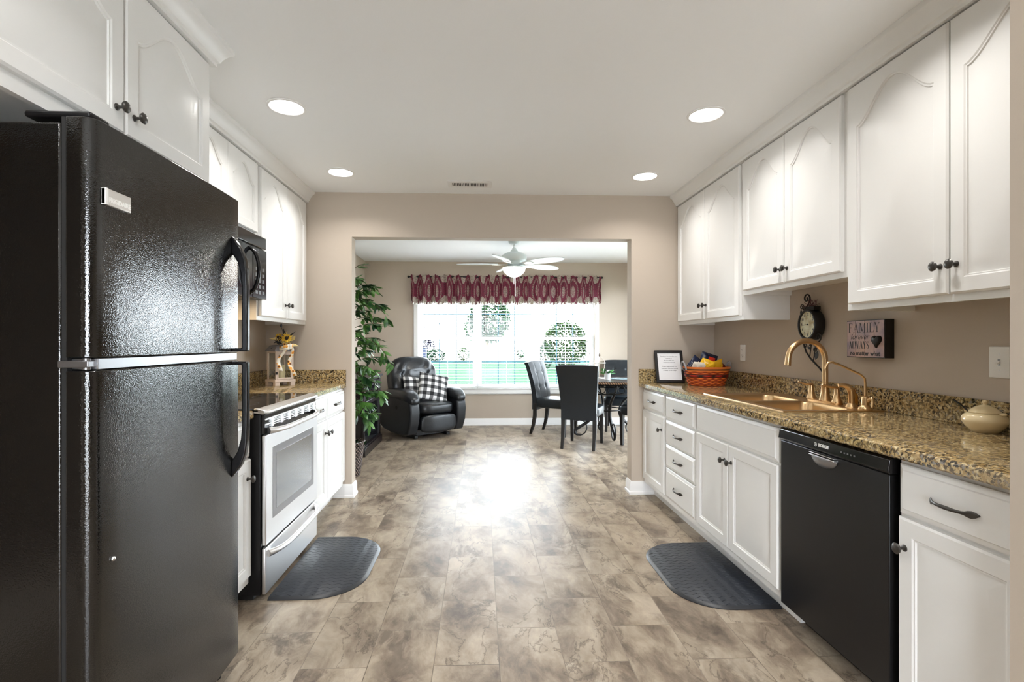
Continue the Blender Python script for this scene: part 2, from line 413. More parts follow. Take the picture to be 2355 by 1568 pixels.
def make_damask():
    m = mat('burgundy_damask_cloth', (0.25, 0.01, 0.04), 0.7); nt, p = P(m)
    uv = nt.nodes.new('ShaderNodeUVMap').outputs[0]
    s = nt.nodes.new('ShaderNodeSeparateXYZ'); nt.links.new(uv, s.inputs[0])
    v = s.outputs[1]
    cu1 = nt.nodes.new('ShaderNodeCombineXYZ'); nt.links.new(s.outputs[0], cu1.inputs[0])
    u = nmath(nt, 'ADD', s.outputs[0], nmath(nt, 'MULTIPLY', noise(nt, cu1.outputs[0], 2.2, 1), 0.30))   # u metres along the cloth, v 0..1 up the drop
    def cell(off, cy, ry, per=0.27, rx=0.27):
        f = nmath(nt, 'SUBTRACT', nmath(nt, 'FRACT', nmath(nt, 'ADD', nmath(nt, 'DIVIDE', u, per), off)), 0.5)
        a = nmath(nt, 'POWER', nmath(nt, 'DIVIDE', nmath(nt, 'ABSOLUTE', f), rx), 2)
        b = nmath(nt, 'POWER', nmath(nt, 'DIVIDE', nmath(nt, 'ABSOLUTE', nmath(nt, 'SUBTRACT', v, cy)), ry), 2)
        return nmath(nt, 'SQRT', nmath(nt, 'ADD', a, b))
    lace = noise(nt, uv, 60, 3, 0.7)
    lace2 = nmath(nt, 'GREATER_THAN', lace, 0.50)
    e1 = cell(0.0, 0.45, 0.36)
    med = nmath(nt, 'MULTIPLY', nmath(nt, 'LESS_THAN', e1, 0.55), lace2)
    ring = nmath(nt, 'MULTIPLY', nmath(nt, 'LESS_THAN', nmath(nt, 'ABSOLUTE', nmath(nt, 'SUBTRACT', e1, 1.15)), 0.13), nmath(nt, 'GREATER_THAN', lace, 0.53))
    e2 = cell(0.5, 1.0, 0.3); e3 = cell(0.5, 0.08, 0.22)
    m2 = nmath(nt, 'MULTIPLY', nmath(nt, 'LESS_THAN', e2, 0.9), nmath(nt, 'GREATER_THAN', lace, 0.45))
    m3 = nmath(nt, 'MULTIPLY', nmath(nt, 'LESS_THAN', e3, 0.9), nmath(nt, 'GREATER_THAN', lace, 0.45))
    tot = nmath(nt, 'MINIMUM', nmath(nt, 'ADD', nmath(nt, 'ADD', med, ring), nmath(nt, 'ADD', m2, m3)), 1.0)
    base = mixc(nt, nmath(nt, 'MULTIPLY', nmath(nt, 'GREATER_THAN', noise(nt, uv, 22, 3, 0.6), 0.58), 0.75), (0.13, 0.006, 0.027), (0.03, 0.005, 0.012))
    hem = nmath(nt, 'MULTIPLY', nmath(nt, 'LESS_THAN', v, 0.07), nmath(nt, 'LESS_THAN', nmath(nt, 'FRACT', nmath(nt, 'MULTIPLY', u, 14)), 0.55))
    c = mixc(nt, tot, base, mixc(nt, noise(nt, uv, 90, 2), (0.10, 0.07, 0.05), (0.62, 0.58, 0.48)))
    c = mixc(nt, hem, c, (0.75, 0.74, 0.70))
    nt.links.new(c, p.inputs['Base Color'])
    nt.links.new(bump(nt, lace, 0.15, 0.002), p.inputs['Normal'])
    return m
M['damask'] = make_damask()

def make_mat_rubber():
    m = mat('embossed_slate_rubber', (0.035, 0.040, 0.050), 0.42); nt, p = P(m)
    s = nt.nodes.new('ShaderNodeSeparateXYZ'); nt.links.new(pos(nt), s.inputs[0])
    def tri(x, k): return nmath(nt, 'PINGPONG', nmath(nt, 'MULTIPLY', x, k), 1.0)
    z = nmath(nt, 'ADD', nmath(nt, 'MULTIPLY', s.outputs[1], 30), nmath(nt, 'MULTIPLY', tri(s.outputs[0], 36), 0.45))
    f = nmath(nt, 'FRACT', nmath(nt, 'ADD', z, 50))
    h = ramp(nt, f, [(0.0, (0, 0, 0)), (0.12, (0.6, 0.6, 0.6)), (1.0, (1, 1, 1))])
    nt.links.new(bump(nt, h, 0.9, 0.006), p.inputs['Normal'])
    nt.links.new(mixc(nt, ramp(nt, f, [(0.0, (1, 1, 1)), (0.1, (0, 0, 0))]), (0.016, 0.020, 0.028), (0.004, 0.006, 0.008)), p.inputs['Base Color'])
    return m
M['rubber'] = make_mat_rubber()
M['rubber_edge'] = mat('bevelled_rubber_edge', (0.016, 0.018, 0.022), 0.35, bmp=(60, 0.05))

def make_basket(name, cols, kz, ka):
    m = mat(name, cols[0], 0.45); nt, p = P(m)
    s = nt.nodes.new('ShaderNodeSeparateXYZ'); nt.links.new(obco(nt), s.inputs[0])
    ang = nmath(nt, 'ARCTAN2', s.outputs[1], s.outputs[0])
    row = nmath(nt, 'FLOOR', nmath(nt, 'MULTIPLY', s.outputs[2], kz))
    fr = nmath(nt, 'FRACT', nmath(nt, 'MULTIPLY', s.outputs[2], kz))
    a = nmath(nt, 'SINE', nmath(nt, 'ADD', nmath(nt, 'MULTIPLY', ang, ka), nmath(nt, 'MULTIPLY', row, PI)))
    strand = nmath(nt, 'SUBTRACT', 1.0, nmath(nt, 'POWER', nmath(nt, 'ABSOLUTE', nmath(nt, 'SUBTRACT', nmath(nt, 'MULTIPLY', fr, 2.0), 1.0)), 3))
    h = nmath(nt, 'MULTIPLY', nmath(nt, 'MULTIPLY_ADD', a, 0.5, 0.5), strand)
    nt.links.new(bump(nt, h, 1.0, 0.008), p.inputs['Normal'])
    nt.links.new(ramp(nt, h, [(0.05, cols[1]), (0.45, cols[0]), (1.0, cols[2])]), p.inputs['Base Color'])
    return m
M['orange_weave'] = make_basket('orange_splint_weave', [(0.72, 0.115, 0.012), (0.30, 0.03, 0.006), (0.90, 0.22, 0.035)], 80, 13)
M['brown_weave'] = make_basket('brown_rattan_weave', [(0.10, 0.065, 0.05), (0.010, 0.007, 0.006), (0.30, 0.22, 0.18)], 60, 26)
M['band_dark'] = make_basket('dark_red_splint', [(0.30, 0.012, 0.008), (0.03, 0.01, 0.005), (0.55, 0.02, 0.01)], 60, 9)
M['orange_rim'] = mat('orange_stained_rim', (0.75, 0.19, 0.03), 0.4, bmp=(40, 0.1), var=0.15)
M['brown_rim'] = mat('dark_brown_rim', (0.06, 0.02, 0.01), 0.45, bmp=(40, 0.1))

def make_leafmat(name, a, b, rough=0.4):
    m = mat(name, a, rough, spec=0.5 if rough < 0.6 else 0.03); nt, p = P(m)
    nt.links.new(ramp(nt, noise(nt, obco(nt), 9, 2), [(0.38, a), (0.62, b)]), p.inputs['Base Color'])
    return m
M['ficus'] = make_leafmat('ficus_leaves', (0.012, 0.055, 0.016), (0.10, 0.26, 0.045))
M['tree'] = make_leafmat('tree_leaves', (0.005, 0.024, 0.010), (0.024, 0.058, 0.019), 0.7)
M['shrub'] = make_leafmat('shrub_leaves', (0.004, 0.016, 0.008), (0.016, 0.040, 0.016), 0.7)
M['shrub_pale'] = make_leafmat('pale_shrub_leaves', (0.006, 0.022, 0.007), (0.036, 0.060, 0.020), 0.7)
M['purple'] = make_leafmat('purple_leaves', (0.003, 0.003, 0.008), (0.010, 0.008, 0.022), 0.7)
M['lawn'] = make_leafmat('lawn_grass', (0.011, 0.036, 0.017), (0.023, 0.049, 0.028), 0.9)

def make_sign():
    m = mat('pink_grey_painted_planks', (0.5, 0.36, 0.34), 0.6); nt, p = P(m)
    f = noise(nt, obco(nt), 9, 4, 0.6)
    nt.links.new(ramp(nt, f, [(0.35, (0.30, 0.25, 0.30)), (0.5, (0.52, 0.38, 0.37)), (0.65, (0.62, 0.43, 0.36))]), p.inputs['Base Color'])
    return m
M['planks'] = make_sign()
def make_clockface():
    m = mat('aged_parchment_dial', (0.7, 0.6, 0.36), 0.35); nt, p = P(m)
    f = noise(nt, obco(nt), 22, 4, 0.6)
    nt.links.new(ramp(nt, f, [(0.35, (0.45, 0.30, 0.12)), (0.5, (0.72, 0.62, 0.38)), (0.7, (0.82, 0.76, 0.55))]), p.inputs['Base Color'])
    return m
M['dial'] = make_clockface()
def make_ribbon():
    m = mat('sunflower_print_ribbon', (0.8, 0.75, 0.62), 0.6); nt, p = P(m)
    d = voronoi(nt, obco(nt), 34, 'Distance')
    nt.links.new(ramp(nt, d, [(0.0, (0.12, 0.03, 0.01)), (0.22, (0.85, 0.40, 0.06)), (0.42, (0.82, 0.78, 0.68))], 'CONSTANT'), p.inputs['Base Color'])
    return m
M['ribbon'] = make_ribbon()
# ---------------------------------------------------------------- the setting
XL, XR, YW, YT, YF, ZT = -1.71, 1.92, 4.05, 4.165, 7.48, 2.44
struct(box('floor', M['floor'], -1.9, 3.8, -2.45, 7.62, -0.06, 0.0))
struct(box('ceiling', M['ceiling'], -1.9, 3.8, -2.45, 7.7, ZT, ZT + 0.08))
struct(MB().box(XL-.12, XL, -2.45, -.75, 0, ZT).box(XL-.12, XL, 1.05, 7.62, 0, ZT).box(XL-.12, XL, -.75, 1.05, 2.3, ZT).build('wall_left', M['wall'], origin=(XL, 2.5, 0)))
struct(MB().box(-3.6, -3.5, -.9, 1.2, 0, ZT).box(-3.5, XL-.12, -.9, -.8, 0, ZT).box(-3.5, XL-.12, 1.1, 1.2, 0, ZT).box(-3.6, XL-.12, -.9, 1.2, ZT, ZT+.08).box(-3.6, -1.9, -.9, 1.2, -.06, 0).build('wall_added_hall', M['wall'], origin=(-2.6, .2, 0)))  # unseen hall added so the refrigerator side reflects dark; wall gap opens onto it
struct(box('wall_right', M['wall'], XR, XR + 0.12, 1.135, YW, 0, ZT))
struct(box('wall_near', M['wall'], 1.25, 3.7, 1.02, 1.135, 0, ZT))
WD = 2.42
struct(MB().prism([(XL, 0), (-1.034, 0), (-1.034, 2.085), (1.231, 2.085), (1.231, 0), (WD, 0), (WD, ZT), (XL, ZT)], 'Y', YW, YT).build('wall_middle', M['wall'], origin=(0, YW, 0)))
WX0, WX1, WZ0, WZ1 = -0.94, 1.72, 0.55, 2.08
struct(MB().box(XL, WX0, YF, YF+.14, 0, ZT).box(WX1, WD, YF, YF+.14, 0, ZT).box(WX0, WX1, YF, YF+.14, 0, WZ0).box(WX0, WX1, YF, YF+.14, WZ1, ZT).build('wall_far', M['wall'], origin=(0, YF, 0)))
WD, PY0, PY1 = 2.42, 4.75, 7.25
struct(MB().box(WD, WD+.12, YT, PY0, 0, ZT).box(WD, WD+.12, PY1, 7.62, 0, ZT).box(WD, WD+.12, PY0, PY1, 2.1, ZT).build('wall_dining', M['wall'], origin=(WD, 5.8, 0)))
dr1 = struct(MB().box(WD+.02, WD+.08, PY0, PY0+.07, 0, 2.1).box(WD+.02, WD+.08, PY1-.07, PY1, 0, 2.1).box(WD+.02, WD+.08, PY0+.07, PY1-.07, 2.03, 2.1).box(WD+.02, WD+.08, PY0+.07, PY1-.07, 0, .06).box(WD+.02, WD+.08, 5.97, 6.03, .06, 2.03).build('door_1', M['vinyl'], origin=(WD, 6.4, 0)))
MB().box(WD+.045, WD+.05, PY0+.07, 5.97, .06, 2.03).box(WD+.045, WD+.05, 6.03, PY1-.07, .06, 2.03).build('pane', M['glass'], dr1)
struct(MB().box(XL, -.5, -2.45, -2.33, 0, ZT).box(1.1, 3.7, -2.45, -2.33, 0, ZT).box(-.5, 1.1, -2.45, -2.33, 2.1, ZT).build('wall_rear', M['wall'], origin=(1, -2.4, 0)))  # unseen wall; its opening is added to let daylight in from behind
struct(box('wall_side', M['wall'], 3.58, 3.7, -2.33, 1.02, 0, ZT))

def baseboard(name, pts2):
    """pts2: path corners; the board stands to the left of the path."""
    prof = [(0, 0), (0.022, 0), (0.022, 0.018), (0.014, 0.024), (0.014, 0.085), (0.006, 0.105), (0, 0.105)]
    L = []; n = len(pts2)
    for i, p in enumerate(pts2):
        p = Vector(p)
        def nrm(a, b):
            d = (Vector(b) - Vector(a)).normalized(); return Vector((-d.y, d.x))
        n1 = nrm(pts2[max(i-1, 0)], pts2[max(i-1, 0)+1]); n2 = nrm(pts2[min(i, n-2)], pts2[min(i, n-2)+1])
        mn = (n1 + n2); mn = mn / max(mn.dot(n1), 1e-6)
        L.append([(p.x + mn.x*o, p.y + mn.y*o, z) for o, z in prof])
    return struct(MB().loops(L).build(name, M['trim'], origin=(*pts2[0], 0)))
baseboard('baseboard_left', [(-1.034, YT), (-1.034, YW), (-1.19, YW)])
baseboard('baseboard_right', [(1.42, YW), (1.231, YW), (1.231, YT)])
baseboard('baseboard_far', [(WD, YF), (XL, YF), (XL, YT)])

# window casing, sill and the three double-hung windows
struct(MB().box(WX0-.058, WX0, YF-.018, YF+.05, WZ0-.08, WZ1+.058).box(WX1, WX1+.058, YF-.018, YF+.05, WZ0-.08, WZ1+.058)
       .box(WX0, WX1, YF-.018, YF+.05, WZ1, WZ1+.058).box(WX0, WX1, YF-.018, YF+.05, WZ0-.08, WZ0)
       .box(WX0-.058, WX1+.058, YF-.03, YF-.018, WZ0-.012, WZ0).build('trim_1', M['trim'], origin=(0.39, YF, WZ0-.08), bevel=.004))
ZM = 1.30
for k, (a, b) in enumerate(((WX0, -.055), (-.055, .829), (.829, WX1))):
    y0, y1 = YF+.065, YF+.13
    fr = struct(MB().box(a, a+.03, y0, y1, WZ0, WZ1).box(b-.03, b, y0, y1, WZ0, WZ1).box(a+.03, b-.03, y0, y1, WZ0, WZ0+.02).box(a+.03, b-.03, y0, y1, WZ1-.03, WZ1)
                .build('window_%d' % (k+1), M['vinyl'], origin=((a+b)/2, y0, WZ0), bevel=.003))
    for nm, z0, z1, yy in (('lower_sash', WZ0+.02, ZM+.02, y0+.008), ('upper_sash', ZM-.02, WZ1-.03, y0+.034)):
        A, B = a+.03, b-.03
        sh = MB().box(A, A+.036, yy, yy+.022, z0, z1).box(B-.036, B, yy, yy+.022, z0, z1).box(A+.036, B-.036, yy, yy+.022, z0, z0+.036).box(A+.036, B-.036, yy, yy+.022, z1-.036, z1).build(nm, M['vinyl'], fr, bevel=.002)
        A += .036; B -= .036
        mb = MB()
        for q in (1, 2):
            x = A + (B-A)*q/3
            mb.box(x-.007, x+.007, yy+.007, yy+.013, z0+.036, z1-.036)
        zz = (z0+z1)/2
        mb.box(A, B, yy+.0075, yy+.0125, zz-.007, zz+.007)
        mb.build('muntin_grid', M['muntin'], sh)
        MB().box(A, B, yy+.015, yy+.018, z0+.036, z1-.036).build('pane', M['glass'], sh)

# crown mouldings on the wall cabinets (profile: outward offset, height)
CROWN = [(-.02, 2.352), (0.008, 2.352), (0.008, 2.366), (0.016, 2.372), (0.024, 2.39), (0.04, 2.412), (0.052, 2.42), (0.055, 2.427), (0.055, ZT), (-.02, ZT)]
def crown(name, stations):
    """stations: list of functions offset -> (x, y)."""
    return struct(MB().loops([[(*f(o), z) for o, z in CROWN] for f in stations]).build(name, M['white'], origin=(*stations[0](0), 2.35), smooth=25))
XUR, XUL, XFR = 1.626, -1.401, -1.095       # face-frame planes of the wall cabinets
crown('trim_2', [lambda o: (XUR - .02 - o, 1.137), lambda o: (XUR - .02 - o, YW)])
crown('trim_3', [lambda o: (XUL + .02 + o, 2.062), lambda o: (XUL + .02 + o, YW)])
crown('trim_4', [lambda o: (XFR + .02 + o, 0.9), lambda o: (XFR + .02 + o, 2.06 + o), lambda o: (XUL + .02, 2.06 + max(o, 0))])

# ---------------------------------------------------------------- ceiling fittings
for lx, ly, lab in ((-.99, 2.59, 'round lit recessed ceiling light over the aisle nearest the refrigerator'),
                    (-.99, 3.57, 'round lit recessed ceiling light at the far left, near the dining opening'),
                    (1.185, 2.59, 'round lit recessed ceiling light nearest the cabinets over the sink'),
                    (1.185, 3.57, 'round lit recessed ceiling light at the far right, near the dining opening')):
    t = thing('recessed_light', lab, 'ceiling light', (lx, ly, ZT), 'recessed ceiling lights')
    MB().lathe([(.082, ZT), (.095, ZT), (.095, ZT-.004), (.084, ZT-.006), (.080, ZT-.002)], (lx, ly, 0), n=40).build('trim_ring', M['trim'], t)
    MB().lathe([(0, ZT-.001), (.081, ZT-.001), (.081, ZT-.003), (0, ZT-.003)], (lx, ly, 0), n=40).build('lens', M['lens'], t)
    area_light('seen_or_added_lamp', (lx, ly, ZT-.008), CAN_WATT, CAN_COL, 0.15, spread=CAN_SPREAD)
t = thing('ceiling_vent', 'white slotted air vent in the ceiling above the dining opening', 'vent', (-.083, 3.795, ZT))
MB().box(-.25, .084, 3.715, 3.875, ZT-.006, ZT).build('frame', M['trim'], t, bevel=.003)
mb = MB()
for i in range(22):
    x = -.215 + i*.0118 + (.008 if i > 10 else 0)
    mb.box(x, x+.006, 3.76, 3.83, ZT-.0072, ZT-.0058)
mb.build('slots', M['black_matte'], t)

# ---------------------------------------------------------------- cabinets
def TR(xf): return Matrix(((0, -1, 0, xf), (1, 0, 0, 0), (0, 0, 1, 0), (0, 0, 0, 1)))   # faces -X
def TL(xf): return Matrix(((0, 1, 0, xf), (1, 0, 0, 0), (0, 0, 1, 0), (0, 0, 0, 1)))    # faces +X
def knob(T, a, z, parent, d=.02):
    mb = MB(T); prof = [(0, 0), (.010, 0), (.0095, .003), (.005, .006), (.0042, .016), (.007, .020), (.0145, .024), (.0165, .029), (.013, .033), (.006, .0355), (0, .036)]
    mb.loops([[(a + r*math.cos(2*PI*i/18), d + h, z + r*1.05*math.sin(2*PI*i/18)) for i in range(18)] for r, h in [(max(r, 1e-5), h) for r, h in prof]])
    mb.build('knob', M['knob'], parent)
def pull(T, a, z, parent, d=.02):
    mb = MB(T); L = []
    for i in range(25):
        s = -1 + 2*i/24
        off = .026*(1-abs(s)**2.6)
        wd = .0045 + .0065*math.exp(-((abs(s)-.82)/.13)**2) + .0015*math.exp(-(s/.3)**2)
        if abs(s) > .985: wd = .002
        hh = .0035
        L.append([(a + .0725*s, d + off + hh*math.cos(t) + .003, z + wd*math.sin(t)) for t in [2*PI*k/10 for k in range(10)]])
    mb.loops(L).build('pull', M['knob'], parent)
def door(parent, T, a0, a1, z0, z1, arch=0.0, kn=None, fw=.052, name='door'):
    N = 28
    def loop(i, d, top=0.0):
        """Closed loop inset i from the door edge; top: how much of the arch it follows (1 = panel edge)."""
        A0, A1, Z0, Z1 = a0+i, a1-i, z0+i, z1-i
        L = []
        for k in range(6): L.append((A0 + (A1-A0)*k/6, d, Z0))
        for k in range(6): L.append((A1, d, Z0 + (Z1 - top*arch - Z0)*k/6))
        for k in range(N):
            u = k/N
            s = max(0.0, math.sin(PI*u))**1.7
            L.append((A1 + (A0-A1)*u, d, Z1 - top*arch*(1-s)))
        for k in range(6): L.append((A0, d, Z1 - top*arch + (Z0-(Z1-top*arch))*k/6))
        return L
    mb = MB(T)
    mb.loops([loop(0, 0.0), loop(0, .014), loop(.006, .020), loop(fw, .020, 1), loop(fw+.004, .0165, 1), loop(fw+.008, .0165, 1), loop(fw+.010, .0115, 1), loop(fw+.014, .0115, 1), loop(fw+.044, .0185, 1)])
    o = mb.build(name, M['white'], parent, smooth=25)
    if kn: knob(T, kn[0], kn[1], o)
    return o
def drawer(parent, T, a0, a1, z0, z1, pl=True, name='drawer_front'):
    def lp(i, d): return [(a0+i, d, z0+i), (a1-i, d, z0+i), (a1-i, d, z1-i), (a0+i, d, z1-i)]
    o = MB(T).loops([lp(0, 0), lp(0, .010), lp(.004, .0125), lp(.016, .0165), lp(.019, .020)]).build(name, M['white'], parent, smooth=0)
    if pl: pull(T, (a0+a1)/2, (z0+z1)/2, o)
    return o
def base_carcass(t, side, a0, a1, extra=None):
    T, dep = (TR(1.337), -.578) if side == 'R' else (TL(-1.103), -.602)
    mb = MB(T).box(a0, a1, dep, 0, .098, .8765).box(a0, a1, dep, -.075, 0, .098)
    if extra: extra(mb)
    mb.build('carcass', M['white'], t)
    return T
def upper_carcass(t, T, a0, a1, dep, z0, z1):
    mb = MB(T).box(a0, a1, -dep, -.019, z0+.028, z1)
    mb.box(a0, a1, -.019, 0, z0, z1)
    mb.box(a0, a0+.016, -dep, -.019, z0, z0+.028).box(a1-.016, a1, -dep, -.019, z0, z0+.028)
    mb.build('carcass', M['white'], t)

def cabinet(label, loc, group): return thing('wall_cabinet' if loc[2] > 1 else 'base_cabinet', label, 'cabinet', loc, group)
# right wall cabinets
T = TR(XUR); D = XR - XUR; ZTOP = ZT - .001
GU, GB = 'white arched-door wall cabinets', 'white raised-panel base cabinets'
for (a0, a1, z0, lab) in ((3.036, 4.05, 1.38, 'tall white two-door wall cabinet above the framed note and snack basket'),
                          (2.155, 3.036, 1.53, 'shorter white two-door wall cabinet above the wall clock and sink'),
                          (1.137, 2.155, 1.38, 'large white two-door wall cabinet nearest the right edge, above the light switch')):
    t = cabinet(lab, (XUR, (a0+a1)/2, z0), GU)
    upper_carcass(t, T, a0, a1, D, z0, ZTOP)
    m = (a0+a1)/2 if a0 > 1.2 else 1.659
    hi = a1 - .02 if a1 > 4 else a1 - .022
    door(t, T, a0+.022, m-.003, z0+.026, 2.346, .13, (m-.03, z0+.125 if z0 < 1.5 else z0+.10))
    door(t, T, m+.003, hi, z0+.026, 2.346, .13, (m+.03, z0+.125 if z0 < 1.5 else z0+.10))
# left wall cabinets
T = TL(XUL); D = XUL - XL
for (a0, a1, z0, lab, dp) in ((3.18, 4.05, 1.38, 'white two-door wall cabinet above the sunflower lantern', 0), (2.062, 3.18, 1.89, 'short white two-door wall cabinet above the microwave', 0)):
    t = cabinet(lab, (XUL, (a0+a1)/2, z0), GU)
    upper_carcass(t, T, a0, a1, D, z0, ZTOP)
    m = 3.622 if a0 > 3 else 2.79
    if a0 > 3:
        door(t, T, a0+.022, m-.003, z0+.026, 2.346, .13, (m-.03, z0+.12)); door(t, T, m+.003, a1-.03, z0+.026, 2.346, .13, (m+.03, z0+.12))
    else:
        door(t, T, 2.42, m-.003, z0+.026, 2.346, .10, fw=.05); door(t, T, m+.003, a1-.022, z0+.026, 2.346, .10, fw=.05)
T = TL(XFR)
t = cabinet('deep white two-door wall cabinet directly above the refrigerator', (XFR, 1.5, 1.826), GU)
upper_carcass(t, T, 1.0, 2.06, XFR - XL, 1.826, ZTOP)
door(t, T, 1.05, 1.555, 1.868, 2.346, .11, (1.52, 1.935)); door(t, T, 1.561, 2.03, 1.868, 2.346, .11, (1.596, 1.935))

# right base cabinets
t = cabinet('narrow white base cabinet with one drawer, beside the dining opening', (1.337, 3.8, 0), GB)
T = base_carcass(t, 'R', 3.543, 4.045)
drawer(t, T, 3.563, 4.03, .710, .858); door(t, T, 3.563, 4.03, .138, .696, 0, (3.605, .60))
t = cabinet('white base cabinet with a stack of four drawers, left of the sink cabinet', (1.337, 3.29, 0), GB)
T = base_carcass(t, 'R', 3.032, 3.543)
for z0, z1 in ((.696, .858), (.522, .686), (.355, .514), (.138, .347)): drawer(t, T, 3.045, 3.530, z0, z1)
t = cabinet('wide white base cabinet with a false drawer panel, under the sink', (1.337, 2.6, 0), GB)
T = TR(1.337)     # hollow behind its front so that the sink bowls hang inside it
MB(T).box(2.156, 3.032, -.02, 0, .098, .8765).box(2.156, 2.175, -.578, -.02, .098, .8765).box(3.013, 3.032, -.578, -.02, .098, .8765).box(2.175, 3.013, -.578, -.02, .098, .115).box(2.156, 3.032, -.578, -.075, 0, .098).box(2.085, 2.156, -.012, 0, .078, .098).build('carcass', M['white'], t)
drawer(t, T, 2.175, 3.018, .703, .858, False, 'false_drawer_panel')
door(t, T, 2.623, 3.018, .138, .692, 0, (2.655, .605)); door(t, T, 2.175, 2.617, .138, .692, 0, (2.585, .605))
t = cabinet('white base cabinet with one wide drawer, at the right edge past the dishwasher', (1.337, 1.34, 0), GB)
T = base_carcass(t, 'R', 1.137, 1.540)
drawer(t, T, 1.15, 1.532, .703, .858); door(t, T, 1.15, 1.532, .138, .692, 0, (1.505, .60))
# left base cabinets
t = cabinet('white base cabinet under the lantern counter, right of the range', (-1.103, 3.6, 0), GB)
T = base_carcass(t, 'L', 3.184, 4.045)
drawer(t, T, 3.567, 4.03, .703, .858); drawer(t, T, 3.20, 3.561, .703, .858)
door(t, T, 3.567, 4.03, .138, .692, 0, (3.60, .605)); door(t, T, 3.20, 3.561, .138, .692, 0, (3.528, .605))
t = cabinet('slim white base cabinet squeezed between the refrigerator and the range', (-1.103, 2.2, 0), GB)
T = base_carcass(t, 'L', 2.0, 2.418)
drawer(t, T, 2.02, 2.405, .703, .858); door(t, T, 2.02, 2.405, .138, .692, 0, (2.365, .605))

# ---------------------------------------------------------------- countertops
CZ0, CZ1 = .8775, .915
t = thing('countertop', 'long speckled granite countertop with backsplash around the sink', 'countertop', (1.6, 2.6, CZ0), 'granite countertops')
SX0, SX1, SY0, SY1 = 1.425, 1.865, 2.29, 3.07
nose = [(1.29, CZ0+.006), (1.296, CZ0), (SX0, CZ0), (SX0, CZ1), (1.300, CZ1), (1.292, CZ1-.006)]
MB().prism([(x, z) for x, z in nose], 'Y', 1.136, 4.0495).box(SX1, 1.9195, 1.136, 4.0495, CZ0, CZ1).box(SX0, SX1, 1.136, SY0, CZ0, CZ1).box(SX0, SX1, SY1, 4.0495, CZ0, CZ1).build('top', M['granite'], t)
MB().box(1.90, 1.9195, 1.136, 4.0495, CZ1, 1.022).box(1.29, 1.90, 4.031, 4.0495, CZ1, 1.022).build('backsplash', M['granite'], t, bevel=.002)
t = thing('countertop', 'short granite countertop with backsplash under the sunflower lantern', 'countertop', (-1.4, 3.6, CZ0), 'granite countertops')
nl = [(-1.078, CZ0+.006), (-1.084, CZ0), (XL+.0005, CZ0), (XL+.0005, CZ1), (-1.088, CZ1), (-1.080, CZ1-.006)]
MB().prism(nl, 'Y', 3.184, 4.0495).build('top', M['granite'], t)
MB().box(XL+.0005, XL+.02, 3.184, 4.0495, CZ1, 1.022).box(XL+.02, -1.078, 4.031, 4.0495, CZ1, 1.022).build('backsplash', M['granite'], t, bevel=.002)
t = thing('countertop', 'narrow piece of granite countertop between the refrigerator and the range', 'countertop', (-1.4, 2.2, CZ0), 'granite countertops')
MB().prism(nl, 'Y', 1.99, 2.42).build('top', M['granite'], t)
MB().box(XL+.0005, XL+.02, 1.99, 2.42, CZ1, 1.022).build('backsplash', M['granite'], t, bevel=.002)

# ---------------------------------------------------------------- refrigerator
t = thing('refrigerator', 'tall textured black top-freezer refrigerator in the left foreground', 'refrigerator', (-1.3, 1.58, 0))
FY0, FY1, FXF = 1.225, 1.945, -.915
MB().box(-1.69, -.998, FY0+.004, FY1-.004, .05, 1.765).build('body', M['fridge'], t, bevel=.006)
def fridge_door(z0, z1, nm):
    pts = []      # plan outline: rounded front corners and a slightly bowed front
    r = .03
    pts += [(-.985, FY0)]
    for k in range(7):
        a = PI/2*k/6
        pts.append((FXF - .006 - r + r*math.sin(a), FY0 + r - r*math.cos(a)))
    for k in range(1, 12):
        s = k/12; y = FY0 + r + (FY1 - .012 - FY0 - r)*s
        pts.append((FXF - .006 + .006*(1-(2*s-1)**2), y))
    for k in range(5):
        a = PI/2*k/4
        pts.append((FXF - .006 - .012 + .012*math.cos(a), FY1 - .012 + .012*math.sin(a)))
    pts += [(-.985, FY1)]
    return MB().prism(pts, 'Z', z0, z1).build(nm, M['fridge'], t, bevel=.003, smooth=30)
fz = fridge_door(1.203, 1.778, 'freezer_door'); fd = fridge_door(.062, 1.172, 'refrigerator_door')
MB().box(-1.0, -.925, FY0+.02, FY1-.01, 1.1735, 1.2015).build('divider_strip', M['steel_dark'], t, bevel=.002)
MB().box(-.998, -.985, FY0+.006, FY1-.006, .062, 1.778).build('door_gasket', M['black_matte'], t)
hb = MB().box(-1.09, -.935, FY0+.01, FY0+.075, 1.779, 1.795).build('hinge_cover', M['black_satin'], t, bevel=.006)
mb = MB().box(-1.0, -.93, FY0-.004, FY0+.05, 1.18, 1.196); mb.lathe([(0, 1.173), (.009, 1.173), (.009, 1.203), (0, 1.203)], (-.945, FY0+.012, 0), n=14)
mb.build('middle_hinge', M['steel_dark'], t, bevel=.002)
MB().lathe([(0, 0), (.02, 0), (.02, .05), (0, .05)], (-.98, FY1-.06, 0), n=16).build('foot', M['black_matte'], t)
MB().lathe([(0, 0), (.02, 0), (.02, .05), (0, .05)], (-.98, FY0+.06, 0), n=16).build('foot', M['black_matte'], t)
def fhandle(zs, parent):
    """zs maps handle height fraction to z: 0 foot at the divider, 1 pointed end."""
    yc = 1.893
    o = [(0, 1.0), (.016, .955), (.034, .89), (.048, .80), (.055, .68), (.056, .55), (.056, 0), (0, 0), (0, .028), (.036, .028), (.037, .56), (.033, .67), (.022, .77), (.009, .825), (0, .845)]
    x0 = FXF - .006
    MB().prism([(x0 + d*1.05, zs(h)) for d, h in o], 'Y', yc-.013, yc+.013).build('handle', M['black_gloss'], parent, bevel=.005, bseg=3)
fhandle(lambda h: 1.206 + .428*h, fz); fhandle(lambda h: 1.169 - .43*h, fd)
